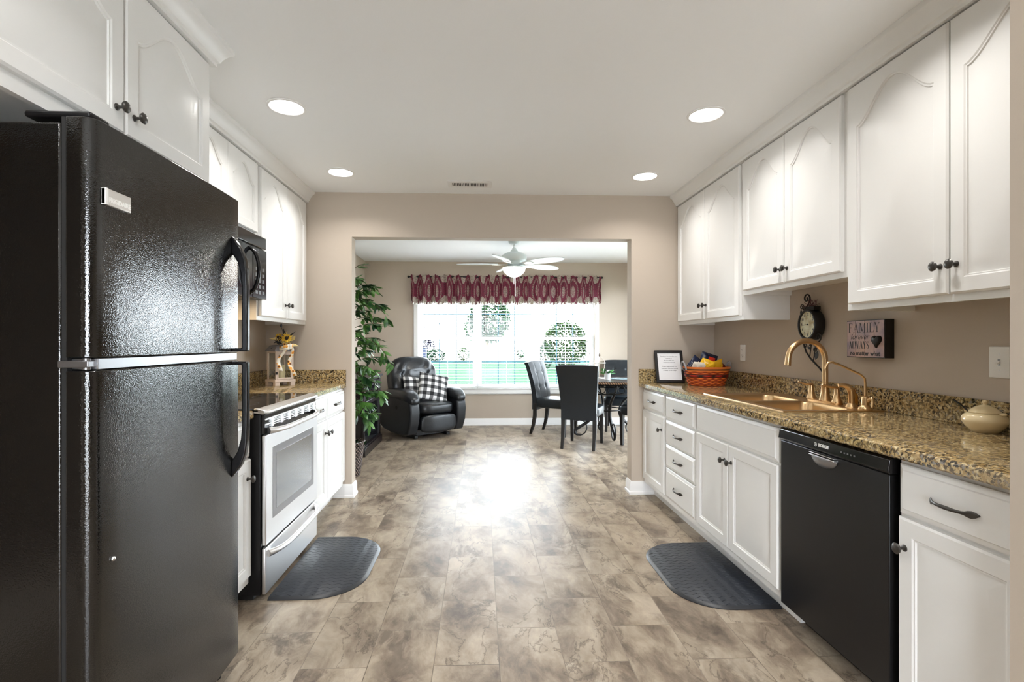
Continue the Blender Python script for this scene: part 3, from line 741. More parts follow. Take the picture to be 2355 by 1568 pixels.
bd = MB().box(FXF-.008, FXF+.003, 1.252, 1.342, 1.576, 1.617).build('badge', M['brass_badge'], fz, bevel=.002)
MB().box(FXF-.008, FXF+.0045, 1.252, 1.261, 1.576, 1.617).build('badge_edge', M['bright'], fz, bevel=.001)
text('FRIGIDAIRE', .0165, frame_mat((FXF+.0032, 1.301, 1.590), (0, 1, 0), (0, 0, 1)), M['bright'], fz, bold=.0005, sx=.92)
MB().ball((FXF-.002, 1.285, .70), (.005, .006, .006), 12).build('bolt', M['steel'], fd)

# ---------------------------------------------------------------- range
t = thing('electric_range', 'black and stainless slide-in electric range with glass cooktop', 'range', (-1.35, 2.80, 0))
RY0, RY1, RX = 2.424, 3.18, -1.045
MB().box(-1.69, RX-.005, RY0+.004, RY1-.004, .03, .895).build('body', M['black_satin'], t, bevel=.004)
MB().box(-1.69, RX-.05, RY0+.03, RY1-.03, 0, .03).build('base', M['black_matte'], t)
ck = MB().box(-1.685, -1.055, RY0, RY1, .903, .922).build('cooktop', M['dark_glass'], t, bevel=.006)
for bx, by, br in ((-1.25, 2.62, .10), (-1.25, 2.99, .085), (-1.52, 2.62, .085), (-1.52, 2.99, .10)):
    MB().loops([[(bx + (br+q)*math.cos(2*PI*i/40), by + (br+q)*math.sin(2*PI*i/40), .9224) for i in range(40)] for q in (-.0015, .0015)], False, False).build('burner_ring', M['steel_dark'], ck, recalc=False)
L = []
for y in (RY0, RY0+.03, RY1-.03, RY1):
    e = .012 if y in (RY0, RY1) else 0
    L.append([(-1.07-e, y, .900), (-1.025-e, y, .895), (-1.012-e, y, .903), (-1.018-e, y, .914), (-1.055-e, y, .9235), (-1.07-e, y, .9235)])
MB().loops(L).build('front_rail', M['steel'], t, bevel=.003)
vp = MB().box(RX-.004, RX+.012, RY0+.008, RY1-.008, .80, .893).build('vent_panel', M['black_gloss'], t, bevel=.002)
mb = MB().box(RX+.012, RX+.016, RY0+.01, RY1-.01, .866, .872).box(RX+.012, RX+.016, RY0+.01, RY1-.01, .842, .847)
for y in (2.50, 2.62, 2.72, 2.82, 2.92, 3.03, 3.12): mb.box(RX+.012, RX+.0165, y, y+.03, .826, .866)
for z in (.832, .852, .859): mb.box(RX+.012, RX+.0155, RY0+.06, RY1-.05, z, z+.003)
mb.build('vent_grille', M['steel'], vp)
od = MB().box(RX, RX+.02, RY0+.003, RY1-.003, .268, .795).build('oven_door', M['steel'], t, bevel=.004)
MB().box(RX+.0195, RX+.0212, 2.505, 3.105, .375, .725).build('window_frame', M['steel_dark'], od, bevel=.001)
MB().box(RX+.021, RX+.0222, 2.548, 3.062, .413, .688).build('oven_window', mat('pale_reflective_oven_glass', (0.34, 0.35, 0.36), 0.12, 0.7, bmp=(40, .01)), od)
def bar(parent, z, name='handle'):
    pts = []
    for i in range(29):
        s = -1 + 2*i/28
        pts.append((RX + .02 + .048*(1-abs(s)**5), 2.802 + .345*s, z))
    MB().tube(pts, [.013 + .004*math.exp(-((abs(-1+2*i/28)-1)/.12)**2) for i in range(29)], 12).build(name, M['steel'], parent)
bar(od, .812)
dr = MB().box(RX, RX+.018, RY0+.003, RY1-.003, .035, .255).build('storage_drawer', M['steel'], t, bevel=.004)
bar(dr, .222)
# ---------------------------------------------------------------- microwave
t = thing('microwave', 'black over-the-range microwave with a loop handle', 'microwave', (-1.5, 2.8, 1.5))
MB().box(XL+.002, -1.36, 2.424, 3.176, 1.50, 1.886).build('body', M['black_satin'], t, bevel=.004)
MB().box(-1.36, -1.338, 2.424, 3.176, 1.812, 1.886).build('vent_panel', M['black_gloss'], t, bevel=.006)
md = MB().box(-1.36, -1.336, 2.424, 2.985, 1.503, 1.806).build('door', M['black_gloss'], t, bevel=.004)
MB().box(-1.3365, -1.334, 2.47, 2.90, 1.55, 1.77).build('door_window', M['dark_glass'], md)
MB().tube([(-1.337 + .055*math.sin(PI*i/16)**.55, 2.945, 1.525 + .265*i/16) for i in range(17)], .011, 12).build('handle', M['black_gloss'], md)
cp = MB().box(-1.36, -1.336, 2.99, 3.176, 1.503, 1.806).build('control_panel', M['black_gloss'], t, bevel=.004)
mb = MB()
for r in range(5):
    for c in range(3): mb.box(-1.337, -1.335, 3.02+c*.045, 3.05+c*.045, 1.53+r*.035, 1.55+r*.035)
mb.build('buttons', M['black_satin'], cp)
MB().box(-1.56, -1.46, 2.72, 2.88, 1.497, 1.5005).build('cooktop_lamp', M['warm_lens'], t)
area_light('microwave_lamp', (-1.51, 2.80, 1.49), 2.0, (1.0, 0.72, 0.4), .16, shape='RECTANGLE', size_y=.1)

# ---------------------------------------------------------------- dishwasher
t = thing('dishwasher', 'built-in black dishwasher beside the sink cabinet', 'dishwasher', (1.6, 1.85, 0))
MB().box(1.355, 1.90, 1.545, 2.152, .10, .872).box(1.43, 1.90, 1.548, 2.150, 0, .10).build('body', M['black_matte'], t)
dd = MB().box(1.318, 1.355, 1.565, 2.150, .10, .812).build('door', M['black_satin'], t, bevel=.003)
cp = MB().prism([(1.306, .822), (1.318, .813), (1.355, .813), (1.355, .870), (1.322, .870), (1.312, .862)], 'Y', 1.558, 2.150).build('control_panel', M['black_gloss'], t, bevel=.003)
FM = frame_mat((1.3085, 1.86, .845), (0, -1, 0), (0, 0, 1))
text('BOSCH', .017, frame_mat((1.3078, 1.862, .842), (0, -1, 0), (0, 0, 1)), M['bright'], cp, depth=.001, bold=.0006)
mb = MB(frame_mat((1.3078, 1.905, .842), (0, -1, 0), (0, 0, 1)))
mb.loops([[(r*math.cos(2*PI*i/24), r*math.sin(2*PI*i/24), .0012) for i in range(24)] for r in (.0065, .008)], False, False)
mb.box(-.0035, -.002, -.005, .005, 0, .001).box(.002, .0035, -.005, .005, 0, .001).box(-.003, .003, -.0008, .0008, 0, .001)
mb.build('round_emblem', M['bright'], cp, recalc=False)
mb = MB()
for i in range(5): mb.box(1.3068, 1.309, 1.70+i*.016, 1.706+i*.016, .838, .843)
mb.build('buttons', M['steel_dark'], cp)
# scoop handle
L = []
for i in range(9):
    ph = -PI/2*(i/8)
    L.append([(1.320 - .030*math.cos(ph)*max(0, math.sin(th)), 1.866 + .068*math.cos(ph)*math.cos(th), .797 + .038*math.sin(ph)) for th in [PI*k/16 for k in range(17)]])
hs = MB().loops(L, True, False, closed=False).build('scoop_handle', M['steel_dark'], dd, recalc=False, solid=.003)
MB().box(1.300, 1.318, 1.795, 1.937, .797, .801).box(1.300, 1.318, 1.795, 1.937, .806, .809).build('handle_rails', M['steel'], dd, bevel=.001)
# ---------------------------------------------------------------- sink and taps
t = thing('kitchen_sink', 'bronze-toned double-bowl kitchen sink set in the granite counter', 'sink', (1.64, 2.68, .75))
RZ0, RZ1 = CZ1 + .0005, .921
X0, X1, Y0, Y1 = 1.40, 1.885, 2.265, 3.095
BW = [(2.31, 2.645), (2.68, 3.006)]; BX0, BX1 = 1.437, 1.775
mb = MB().box(X0, BX0, Y0, Y1, RZ0, RZ1).box(BX1, X1, Y0, Y1, RZ0, RZ1)
mb.box(BX0, BX1, Y0, BW[0][0], RZ0, RZ1).box(BX0, BX1, BW[0][1], BW[1][0], RZ0, RZ1).box(BX0, BX1, BW[1][1], Y1, RZ0, RZ1)
mb.build('rim', M['bronze'], t)
def rrect(x0, x1, y0, y1, r, z, n=6):
    L = []
    for cx, cy, a0 in ((x1-r, y1-r, 0), (x0+r, y1-r, PI/2), (x0+r, y0+r, PI), (x1-r, y0+r, 1.5*PI)):
        for k in range(n+1):
            a = a0 + PI/2*k/n
            L.append((cx + r*math.cos(a), cy + r*math.sin(a), z))
    return L
for a, b in BW:
    L = [rrect(BX0, BX1, a, b, .0005, RZ1), rrect(BX0+.003, BX1-.003, a+.003, b-.003, .05, RZ1-.004), rrect(BX0+.008, BX1-.008, a+.008, b-.008, .055, RZ1-.02),
         rrect(BX0+.014, BX1-.014, a+.014, b-.014, .06, .77), rrect(BX0+.035, BX1-.035, a+.035, b-.035, .06, .752)]
    o = MB().loops(L, False, True).build('bowl', M['bronze'], t, recalc=False)
    MB().lathe([(0, .7525), (.04, .7525), (.043, .755), (.035, .7545), (0, .7535)], ((BX0+BX1)/2, (a+b)/2, 0), n=24).build('drain', M['steel_dark'], o)
DZ = RZ1
t = thing('kitchen_faucet', 'tall bronze gooseneck faucet with two lever handles behind the sink', 'faucet', (1.825, 2.585, DZ))
L = [rrect(1.795, 1.858, 2.475, 2.705, .03, DZ), rrect(1.795, 1.858, 2.475, 2.705, .03, DZ+.008), rrect(1.80, 1.853, 2.48, 2.70, .026, DZ+.012)]
MB().loops(L).build('base_plate', M['bronze'], t)
Z = DZ + .012
MB().lathe([(0, Z), (.029, Z), (.026, Z+.01), (.021, Z+.035), (.0185, Z+.075), (.0195, Z+.078), (.0195, Z+.083), (.015, Z+.085), (0, Z+.085)], (1.825, 2.585, 0), n=24).build('spout_base', M['bronze'], t)
pts = [(1.825, 2.585, Z+.08), (1.825, 2.585, Z+.15), (1.825, 2.585, Z+.215)]
for k in range(1, 17):
    a = PI*k/16*.97
    pts.append((1.825 - .1 + .1*math.cos(a), 2.585, Z+.215 + .1*math.sin(a)))
pts += [(1.623, 2.585, Z+.198), (1.621, 2.585, Z+.185)]
MB().tube(pts, [.0145]*(len(pts)-2) + [.0155, .0165], 14).build('spout', M['bronze'], t)
for y, s in ((2.695, 1), (2.497, 1)):
    MB().lathe([(0, Z-.004), (.024, Z-.004), (.024, Z+.004), (.020, Z+.010), (.014, Z+.04), (.0115, Z+.062), (.012, Z+.07), (0, Z+.071)], (1.825, y, 0), n=20).build('handle_base', M['bronze'], t)
    MB().tube([(1.835, y, Z+.072), (1.825, y+.002, Z+.077), (1.80, y+.006, Z+.077), (1.775, y+.010, Z+.083), (1.758, y+.012, Z+.09)], [.007, .0095, .0065, .005, .004], 10).build('lever', M['bronze'], t)
t = thing('side_sprayer', 'short bronze pull-out spray head beside the tall faucet', 'sprayer', (1.825, 2.395, DZ))
MB().lathe([(0, DZ), (.027, DZ), (.025, DZ+.006), (.016, DZ+.018), (.0155, DZ+.02), (0, DZ+.02)], (1.825, 2.395, 0), n=20).build('holder', M['bronze'], t)
MB().tube([(1.825, 2.395, DZ+.018), (1.825, 2.395, DZ+.06), (1.822, 2.396, DZ+.085), (1.808, 2.40, DZ+.102), (1.785, 2.405, DZ+.108), (1.768, 2.408, DZ+.106)], [.0135, .015, .0155, .0135, .010, .007], 14).build('spray_head', M['bronze'], t)
t = thing('filter_faucet', 'slim bronze water filter tap with a bent spout at the end of the sink', 'faucet', (1.815, 2.30, DZ))
FXX, FYY = 1.818, 2.298
MB().lathe([(0, DZ), (.029, DZ), (.030, DZ+.006), (.024, DZ+.016), (.017, DZ+.022), (.015, DZ+.055), (.013, DZ+.062), (.006, DZ+.066), (0, DZ+.066)], (FXX, FYY, 0), n=20).build('tap_body', M['bronze'], t)
MB().tube([(FXX, FYY, DZ+.06), (FXX, FYY, DZ+.12), (FXX-.002, FYY, DZ+.148), (FXX-.02, FYY+.003, DZ+.166), (FXX-.11, FYY+.02, DZ+.212), (FXX-.14, FYY+.026, DZ+.224), (FXX-.158, FYY+.03, DZ+.222), (FXX-.168, FYY+.032, DZ+.205), (FXX-.172, FYY+.033, DZ+.19)], .0052, 10).build('spout', M['bronze'], t)
MB().tube([(FXX, FYY, DZ+.035), (FXX+.012, FYY-.026, DZ+.055)], [.011, .010], 10).tube([(FXX+.012, FYY-.026, DZ+.055), (FXX+.008, FYY-.036, DZ+.05), (FXX, FYY-.042, DZ+.015)], [.009, .0075, .006], 10).build('lever', M['bronze'], t)
o = MB().lathe([(0, CZ1), (.02, CZ1), (.022, CZ1+.01), (.022, CZ1+.06), (.012, CZ1+.078), (.010, CZ1+.095), (0, CZ1+.095)], (1.8875-.0125+.0, 2.45, 0), n=18)
o = MB().lathe([(0, DZ), (.02, DZ), (.022, DZ+.01), (.022, DZ+.055), (.012, DZ+.07), (.010, DZ+.085), (0, DZ+.085)], (1.858, 2.43, 0), n=18).build('soap_bottle', M['amber'], origin=(1.858, 2.43, DZ))
tag(o, 'small amber glass bottle tucked behind the bronze spray head', 'bottle')

# ---------------------------------------------------------------- things on the counters
t = thing('sugar_bowl', 'round cream ceramic sugar bowl with a lid on the granite', 'bowl', (1.825, 1.742, CZ1))
SC3 = (1.825, 1.742, CZ1)
MB().lathe([(0, 0), (.036, 0), (.040, .004), (.055, .020), (.065, .038), (.0655, .048), (.060, .060), (.050, .068), (.046, .069), (0, .066)], SC3, n=40).build('body', M['cream'], t)
ld = MB().lathe([(0, .0665), (.045, .0695), (.046, .073), (.040, .080), (.028, .090), (.014, .097), (.006, .0995), (.0055, .102), (.008, .107), (.0075, .112), (.003, .115), (0, .1155)], SC3, n=40).build('lid', M['cream'], t)
for s in (-1, 1):
    MB().ball((1.825 - .012*s, 1.742 + s*.053, CZ1+.070), (.010, .012, .006), 14).build('ear_handle', M['cream'], t)
MB().tube([(1.80, 1.775, CZ1+.068), (1.795, 1.80, CZ1+.09), (1.79, 1.828, CZ1+.108)], [.003, .003, .0042], 8).build('spoon', M['black_gloss'], t)

# framed note, leaning on the backsplash
t = thing('framed_note', 'black-framed printed thank-you note leaning on the backsplash beside the snack basket', 'picture frame', (1.51, 3.93, CZ1))
lean = math.atan2(.085, .262)
FN = Matrix.Translation((1.512, 3.923, CZ1 + .0035)) @ Matrix.Rotation(-.07, 4, 'Z') @ Matrix.Rotation(PI/2 - lean, 4, 'X')
W2, H, B = .110, .268, .020
MB(FN).box(-W2, W2, 0, B, -.010, .006).box(-W2, W2, H-B, H, -.010, .006).box(-W2, -W2+B, B, H-B, -.010, .006).box(W2-B, W2, B, H-B, -.010, .006).box(-W2+.004, W2-.004, .004, H-.004, -.011, -.004).build('frame', M['black_wood'], t, bevel=.002)
pg = MB(FN).box(-W2+B, W2-B, B, H-B, -.004, .001).build('printed_page', M['paper'], t)
for k, ln in enumerate(('Thank you so much for your', 'interest in', 'this beautiful low', 'maintenance home!', '', 'Please help yourself to a', 'snack and there are bottles', 'of water in the fridge!')):
    if ln: text(ln, .0118, FN @ Matrix.Translation((0, H - .052 - k*.0165, .0012)), M['ink'], pg, depth=.0002, bold=.0001)

# snack basket with bags
BC = (1.705, 3.725, CZ1)
t = thing('snack_basket', 'orange woven splint basket with a dark striped band on the granite', 'basket', BC)
def oval(z, rx, ry, n=48): return [(BC[0] + math.copysign(abs(math.cos(a))**.8, math.cos(a))*rx, BC[1] + math.copysign(abs(math.sin(a))**.8, math.sin(a))*ry, BC[2]+z) for a in [2*PI*i/n for i in range(n)]]
def rad(z): return .128 + .036*(z/.145)**.8 if z > 0 else .128
MB().loops([oval(0, .128, .098)] + [oval(z, rad(z), rad(z)-.03) for z in (.02, .05, .08, .11, .135)] + [oval(.135, rad(.135)-.006, rad(.135)-.036), oval(.05, rad(.05)-.006, rad(.05)-.036), oval(.008, .12, .09)]).build('woven_side', M['orange_weave'], t, origin=BC)
for nm, z0, z1, q, mm in (('patterned_band', .066, .086, .003, 'band_dark'), ('rim_stripe', .117, .127, .0045, 'brown_rim'), ('rim', .127, .142, .005, 'orange_rim'), ('lower_rim', .110, .117, .004, 'orange_rim')):
    MB().loops([oval(z0, rad(z0)+q-.004, rad(z0)-.034+q), oval(z0, rad(z0)+q, rad(z0)-.03+q), oval(z1, rad(z1)+q, rad(z1)-.03+q), oval(z1, rad(z1)+q-.01, rad(z1)-.04+q), oval(z0, rad(z0)+q-.004, rad(z0)-.034+q)], False, False).build(nm, M[mm], t, origin=BC)
for s in (-1, 1):
    pts = []
    for i in range(13):
        a = PI*i/12
        pts.append((BC[0] + s*(.168 + .012*math.sin(a)), BC[1] + .038*math.cos(a), BC[2] + .118 + .062*math.sin(a)))
    MB().tube(pts, .0065, 8).build('ear_handle', M['grey_strap'], t)
rnd = random.Random(5)
def snack(label, mt, x, y, z, wd, ht, rx, rz, lean_y, print_mt=None, seal=None):
    Mx = Matrix.Translation((BC[0]+x, BC[1]+y, BC[2]+z)) @ Matrix.Rotation(rz, 4, 'Z') @ Matrix.Rotation(lean_y, 4, 'Y') @ Matrix.Rotation(rx, 4, 'X')
    ph = rnd.random()*6
    def top(u, v, s):
        a, b = 2*u-1, 2*v-1
        puff = max(0, 1-abs(a)**3)**.7*max(0, 1-abs(b)**2.2)**.6
        h = .024*puff + .004*math.sin(9*a+ph)*math.sin(7*b+ph)*puff
        return Mx @ Vector((a*wd/2*(1-.05*abs(b)), s*h, b*ht/2))
    o3 = Mx @ Vector((0, 0, 0))
    o = MB().grid(lambda u, v: top(u, v, 1), 14, 16).grid(lambda u, v: top(u, v, -1), 14, 16).build('snack_bag', mt, origin=o3)
    tag(o, label, 'snack bag', 'snack bags in the orange basket')
    if print_mt:
        MB().grid(lambda u, v: top(.42 + .42*u, .48 + .34*v, -1) + Mx.to_3x3() @ Vector((0, -.0012, 0)), 8, 8).build('printed_panel', print_mt, o, recalc=False)
    return o
snack('navy and white snack bag poking out at the left of the basket', M['chips_navy'], -.085, .02, .140, .11, .15, .1, .25, .62, M['chips_white'])
snack('dark navy snack bag with a red print standing tallest in the basket', M['chips_navy'], .03, .04, .168, .13, .15, -.15, -.1, .32, M['chips_red'])
snack('pale cream snack bag lying at the front left of the basket', M['chips_white'], -.070, -.030, .132, .12, .10, .5, .1, .1)
snack('yellow snack bag in the middle of the basket, before the tall navy bag', M['chips_yellow'], -.012, -.030, .140, .11, .12, .35, -.2, .35)
snack('yellow snack bag at the right of the basket, next to the maroon one', M['chips_yellow'], .070, -.015, .138, .115, .11, .35, .2, -.3)
snack('maroon snack bag at the far right of the basket, by the grey handle', M['chips_maroon'], .112, .012, .130, .09, .085, .2, .5, .55)

# sunflower lantern
LC = Vector((-1.526, 3.87, CZ1)); LR = math.radians(48)
t = thing('candle_lantern', 'whitewashed wooden candle lantern decorated with sunflowers and ribbons', 'lantern', LC)
LM = Matrix.Translation(LC) @ Matrix.Rotation(LR, 4, 'Z') @ Matrix.Diagonal((1.0, 1.0, 1.0, 1.0))
h = .066
mb = MB(LM)
for sx in (-1, 1):
    for sy in (-1, 1):
        mb.box(sx*h-.009 if sx > 0 else -h-.003, h+.003 if sx > 0 else -h+.009, sy*h-.009 if sy > 0 else -h-.003, h+.003 if sy > 0 else -h+.009, .045, .245)
mb.box(-h-.004, h+.004, -h-.004, h+.004, .245, .257).build('frame_posts', M['lantern'], t, bevel=.0015)
mb = MB(LM).box(-h-.014, h+.014, -h-.014, h+.014, .026, .045)
for sx in (-1, 1):
    for sy in (-1, 1): mb.box(sx*(h-.006)-.018, sx*(h-.006)+.018, sy*(h-.006)-.018, sy*(h-.006)+.018, 0, .026)
mb.build('foot_plinth', M['lantern'], t, bevel=.002)
sq = lambda r, z: [(-r, -r, z), (r, -r, z), (r, r, z), (-r, r, z)]
MB(LM).loops([sq(h+.014, .257), sq(h+.014, .263), sq(h-.012, .300), sq(h-.03, .306)]).build('roof', M['slate'], t)
for nm, f in (('glass_pane', lambda mb, s: mb.box(-h+.010, h-.010, s*h-.0015, s*h+.0015, .052, .242)), ('glass_pane', lambda mb, s: mb.box(s*h-.0015, s*h+.0015, -h+.010, h-.010, .052, .242))):
    for s in (-1, 1):
        mb = MB(LM); f(mb, s); mb.build(nm, M['glass'], t)
for s in (-1,):
    MB(LM).box(-h+.009, -h+.018, s*h-.004, s*h+.004, .048, .243).box(h-.018, h-.009, s*h-.004, s*h+.004, .048, .243).box(-h+.018, h-.018, s*h-.004, s*h+.004, .048, .060).box(-h+.018, h-.018, s*h-.004, s*h+.004, .232, .243).build('door_frame', M['lantern'], t)
    MB(LM).box(-h-.006, -h+.010, s*h-.007, s*h-.003, .085, .103).build('hinge', M['iron'], t)
MB(LM).lathe([(0, .046), (.032, .046), (.033, .05), (.033, .150), (.028, .152), (0, .149)], n=24).build('candle', M['candle'], t)
# sunflower spray tied to the roof
FC = LM @ Vector((.0, -.07, .30))
FR = Matrix.Translation(FC) @ Matrix.Rotation(LR, 4, 'Z')
fl = thing('flower_arrangement', None, None, FC - LC); fl.parent = t; WO[fl.name] = FC
def petal_ring(mb, c, nrm, r, n, w, cup):
    nrm = nrm.normalized(); a = nrm.orthogonal().normalized(); b = nrm.cross(a)
    for i in range(n):
        q = 2*PI*i/n + rnd.uniform(-.1, .1); d = a*math.cos(q) + b*math.sin(q); sd = nrm.cross(d)
        rr = r*rnd.uniform(.85, 1.1)
        mb.add([c + d*rr*.25 - sd*w*.3, c + d*rr*.25 + sd*w*.3, c + d*rr*.65 + sd*w*.5 + nrm*cup, c + d*rr + nrm*cup*1.3, c + d*rr*.65 - sd*w*.5 + nrm*cup], [(0, 1, 2, 3, 4)])
def flower(c, nrm, r):
    mb = MB(); petal_ring(mb, c, nrm, r, 13, r*.4, r*.1); petal_ring(mb, c + nrm*.003, nrm, r*.85, 11, r*.36, r*.2)
    mb.build('sunflower', M['petal'], fl, recalc=False, smooth=0)
    MB().ball(c + nrm*.004, (r*.34, r*.34, r*.34), 12).build('flower_centre', M['seed'], fl)
flower(FC + Vector((.025, -.03, .055)), Vector((.25, -1, .25)), .042)
flower(FC + Vector((-.045, .0, .062)), Vector((-.5, -1, .5)), .036)
mb = MB(); mbl = MB()
def leafq(mb, c, d, n, L, W):
    d = d.normalized(); s = d.cross(n).normalized()*W/2
    nn = s.cross(d).normalized()*W*.15
    mb.add([c, c + d*L*.4 + s - nn, c + d*L, c + d*L*.4 - s - nn, c + d*L*.45 + nn*.4], [(0, 1, 4), (1, 2, 4), (2, 3, 4), (3, 0, 4)])
for i in range(46):
    q = rnd.uniform(0, 2*PI); e = rnd.uniform(-.5, 1.2)
    d = Vector((math.cos(q), .5*math.sin(q) - .3, e))
    leafq(mb if i % 2 else mbl, FC + Vector((rnd.uniform(-.04, .04), rnd.uniform(-.02, .03), rnd.uniform(.0, .06))), d, Vector((rnd.uniform(-1, 1), -1, rnd.uniform(-1, 1))), rnd.uniform(.045, .085), rnd.uniform(.014, .028))
mb.build('dark_leaves', M['darkleaf'], fl, recalc=False, smooth=0); mbl.build('pale_blooms', M['palebloom'], fl, recalc=False, smooth=0)
MB().tube([FC, FC + Vector((-.01, -.01, .10)), FC + Vector((-.02, -.015, .145))], [.002, .002, .0015], 6).ball(FC + Vector((-.021, -.015, .15)), (.008, .006, .015), 10).build('twig', M['darkleaf'], fl)
for x0, x1, drop in ((-.02, -.055, .21), (.02, .055, .25)):
    def rib(u, v, x0=x0, x1=x1, drop=drop):
        x = x0 + (x1-x0)*v + .016*math.sin(v*7); wd = .011 + .005*v
        return FR @ Vector((x + (u-.5)*2*wd, -.022 - .010*math.sin(v*9), .02 - drop*v))
    MB().grid(rib, 3, 18).build('ribbon', M['ribbon'], fl, recalc=False, solid=.0008)
# the bow
mb = MB()
for s in (-1, 1):
    mb.grid(lambda u, v, s=s: FR @ Vector((s*(.055*math.sin(PI*v)), -.045 - .02*math.cos(2*PI*v), .0 + .03*s*math.sin(PI*v)*.4 - .02*v + (u-.5)*.024)), 2, 14)
mb.build('ribbon_bow', M['ribbon'], fl, recalc=False, solid=.0008)

# ---------------------------------------------------------------- things on the right wall
t = thing('wall_clock', 'black iron scroll wall clock with an aged cream dial above the sink', 'clock', (XR, 2.776, 1.34))
CK = frame_mat((XR, 2.776, 1.341), (0, -1, 0), (0, 0, 1))     # x to the right as seen, y up, z out from the wall
def ck_ring(prof, n=48): return [[(r*math.cos(2*PI*i/n)*.93, r*math.sin(2*PI*i/n)*1.03, z) for i in range(n)] for r, z in prof]
MB(CK).loops(ck_ring([(.082, .012), (.085, .016), (.085, .066), (.082, .071), (.074, .071), (.072, .062)]), True, False).build('drum_case', M['iron'], t)
fc = MB(CK).loops(ck_ring([(.0735, .060), (.0735, .0615)])).build('dial', M['dial'], t)
mb = MB(CK).box(-.012, .012, -.012, .012, .0, .02); mb.build('wall_mount', M['iron'], t)
for hnum in range(1, 13):
    a = PI/2 - 2*PI*hnum/12
    text(str(hnum), .021, CK @ Matrix.Translation((.056*math.cos(a)*.93, .056*math.sin(a)*1.03, .0618)), M['ink'], fc, name='numeral', depth=.0002, bold=.0006, sx=.8)
hd = MB(CK)
for a, ln, wd in ((PI*1.02, .030, .004), (PI*1.03, .050, .0028), (PI/2+.15, .045, .0012)):
    d = Vector((math.cos(a), math.sin(a), 0)); s = Vector((-d.y, d.x, 0))*wd/2
    hd.add([Vector((0, 0, .0628)) - s - d*.008, Vector((0, 0, .0628)) + s - d*.008, Vector((0, 0, .0628)) + d*ln + s*.4, Vector((0, 0, .0628)) + d*ln - s*.4], [(0, 1, 2, 3)])
hd.lathe([(0, .062), (.004, .062), (.004, .0645), (0, .0645)], n=12)
hd.build('hands', M['ink'], fc, recalc=False)
MB(CK).loops(ck_ring([(.0730, .0665), (.0730, .0675)])).build('crystal', M['glass'], fc)
def spiral(c, r0, turns, a0, flip=1, n=30, r1=.15):
    return [(c[0] + r0*(1-(1-r1)*k/n)*math.cos(a0 + flip*turns*2*PI*k/n), c[1] + r0*(1-(1-r1)*k/n)*math.sin(a0 + flip*turns*2*PI*k/n), c[2]) for k in range(n+1)]
sw = MB(CK)
sw.tube([(-.095, -.05, .03), (-.088, -.10, .03), (-.062, -.155, .03), (-.02, -.195, .03), (.055, -.245, .03), (.075, -.262, .03)], [.0035, .004, .0045, .005, .005, .004], 8)
sw.tube([(-.095, -.05, .03), (-.100, .0, .03), (-.093, .06, .03), (-.06, .105, .03), (-.035, .12, .03)], .004, 8)
sw.tube(spiral((-.055, .152, .03), .032, 1.35, -PI/3), .0045, 8)
sw.tube(spiral((-.098, .105, .03), .020, 1.4, -PI/3), .003, 8)
sw.tube(spiral((-.113, -.035, .03), .018, 1.4, PI/6), .003, 8)
sw.tube(spiral((.072, -.072, .05), .026, 1.4, -PI/2), .0035, 8)
sw.tube(spiral((.03, -.14, .04), .018, 1.3, PI/2, -1), .003, 8)
sw.tube(spiral((-.07, -.125, .03), .016, 1.3, 0), .003, 8)
sw.tube([(.0, -.215, .03), (.012, -.17, .03), (.02, -.12, .03)], .003, 8).tube([(-.03, -.19, .03), (-.02, -.14, .03), (-.01, -.09, .03)], .003, 8)
sw.box(-.02, .05, .08, .102, .02, .06)
sw.tube([(0, -.07, .014), (-.03, -.12, .03)], .004, 8).tube([(-.09, .05, .03), (-.06, .04, .02)], .004, 8)
sw.build('scroll_bracket', M['iron'], t)
mb = MB(CK)
for c, d, s in (((.022, -.20, .03), (.35, .9), .055), ((-.10, .055, .03), (-.15, 1), .035), ((-.045, -.125, .03), (.6, -.5), .03), ((.02, -.11, .035), (.8, -.6), .04)):
    dv = Vector((d[0], d[1], 0)).normalized(); sv = Vector((-dv.y, dv.x, 0))
    ring = [Vector(c) + dv*s*(k/12) + sv*s*.26*math.sin(PI*k/12) for k in range(13)] + [Vector(c) + dv*s*(k/12) - sv*s*.26*math.sin(PI*k/12) for k in range(11, 0, -1)]
    mb.loops([ring, [p + Vector((0, 0, .003)) for p in ring]])
mb.build('iron_leaves', M['iron'], t)
mb = MB(CK)
for i in range(26):
    mb.tube([(rnd.uniform(-.02, .04), .10, .04), (rnd.uniform(-.045, .085), rnd.uniform(.105, .145), rnd.uniform(.02, .06))], .0014, 5)
mb.build('twig_decoration', mat('dark_red_twigs', (.10, .03, .035), .7, bmp=(80, .2)), t)

t = thing('family_sign', 'pink plank box sign reading FAMILY forever ALWAYS no matter what', 'sign', (XR, 2.37, 1.257))
SG = frame_mat((XR - .045, 2.371, 1.257), (0, -1, 0), (0, 0, 1))
w2, h2 = .121, .092
MB(SG).box(-w2, w2, -h2, h2, -.044, .0).build('box_frame', M['black_wood'], t, bevel=.001)
pl = MB(SG)
for k in range(4):
    a = -w2 + .003 + k*(2*w2-.006)/4
    pl.box(a + .0012, a + (2*w2-.006)/4 - .0012, -h2+.004, h2-.004, 0, .0022)
pl = pl.build('planks', M['planks'], t, bevel=.0006)
lt = MB(SG @ Matrix.Translation((0, 0, .0024)))
def stroke(x0, y0, x1, y1, wd):
    lt.add([(x0-wd/2, y0, 0), (x0+wd/2, y0, 0), (x1+wd/2, y1, 0), (x1-wd/2, y1, 0)], [(0, 1, 2, 3)])
def hbar(x0, x1, y, th): lt.add([(x0, y-th/2, 0), (x1, y-th/2, 0), (x1, y+th/2, 0), (x0, y+th/2, 0)], [(0, 1, 2, 3)])
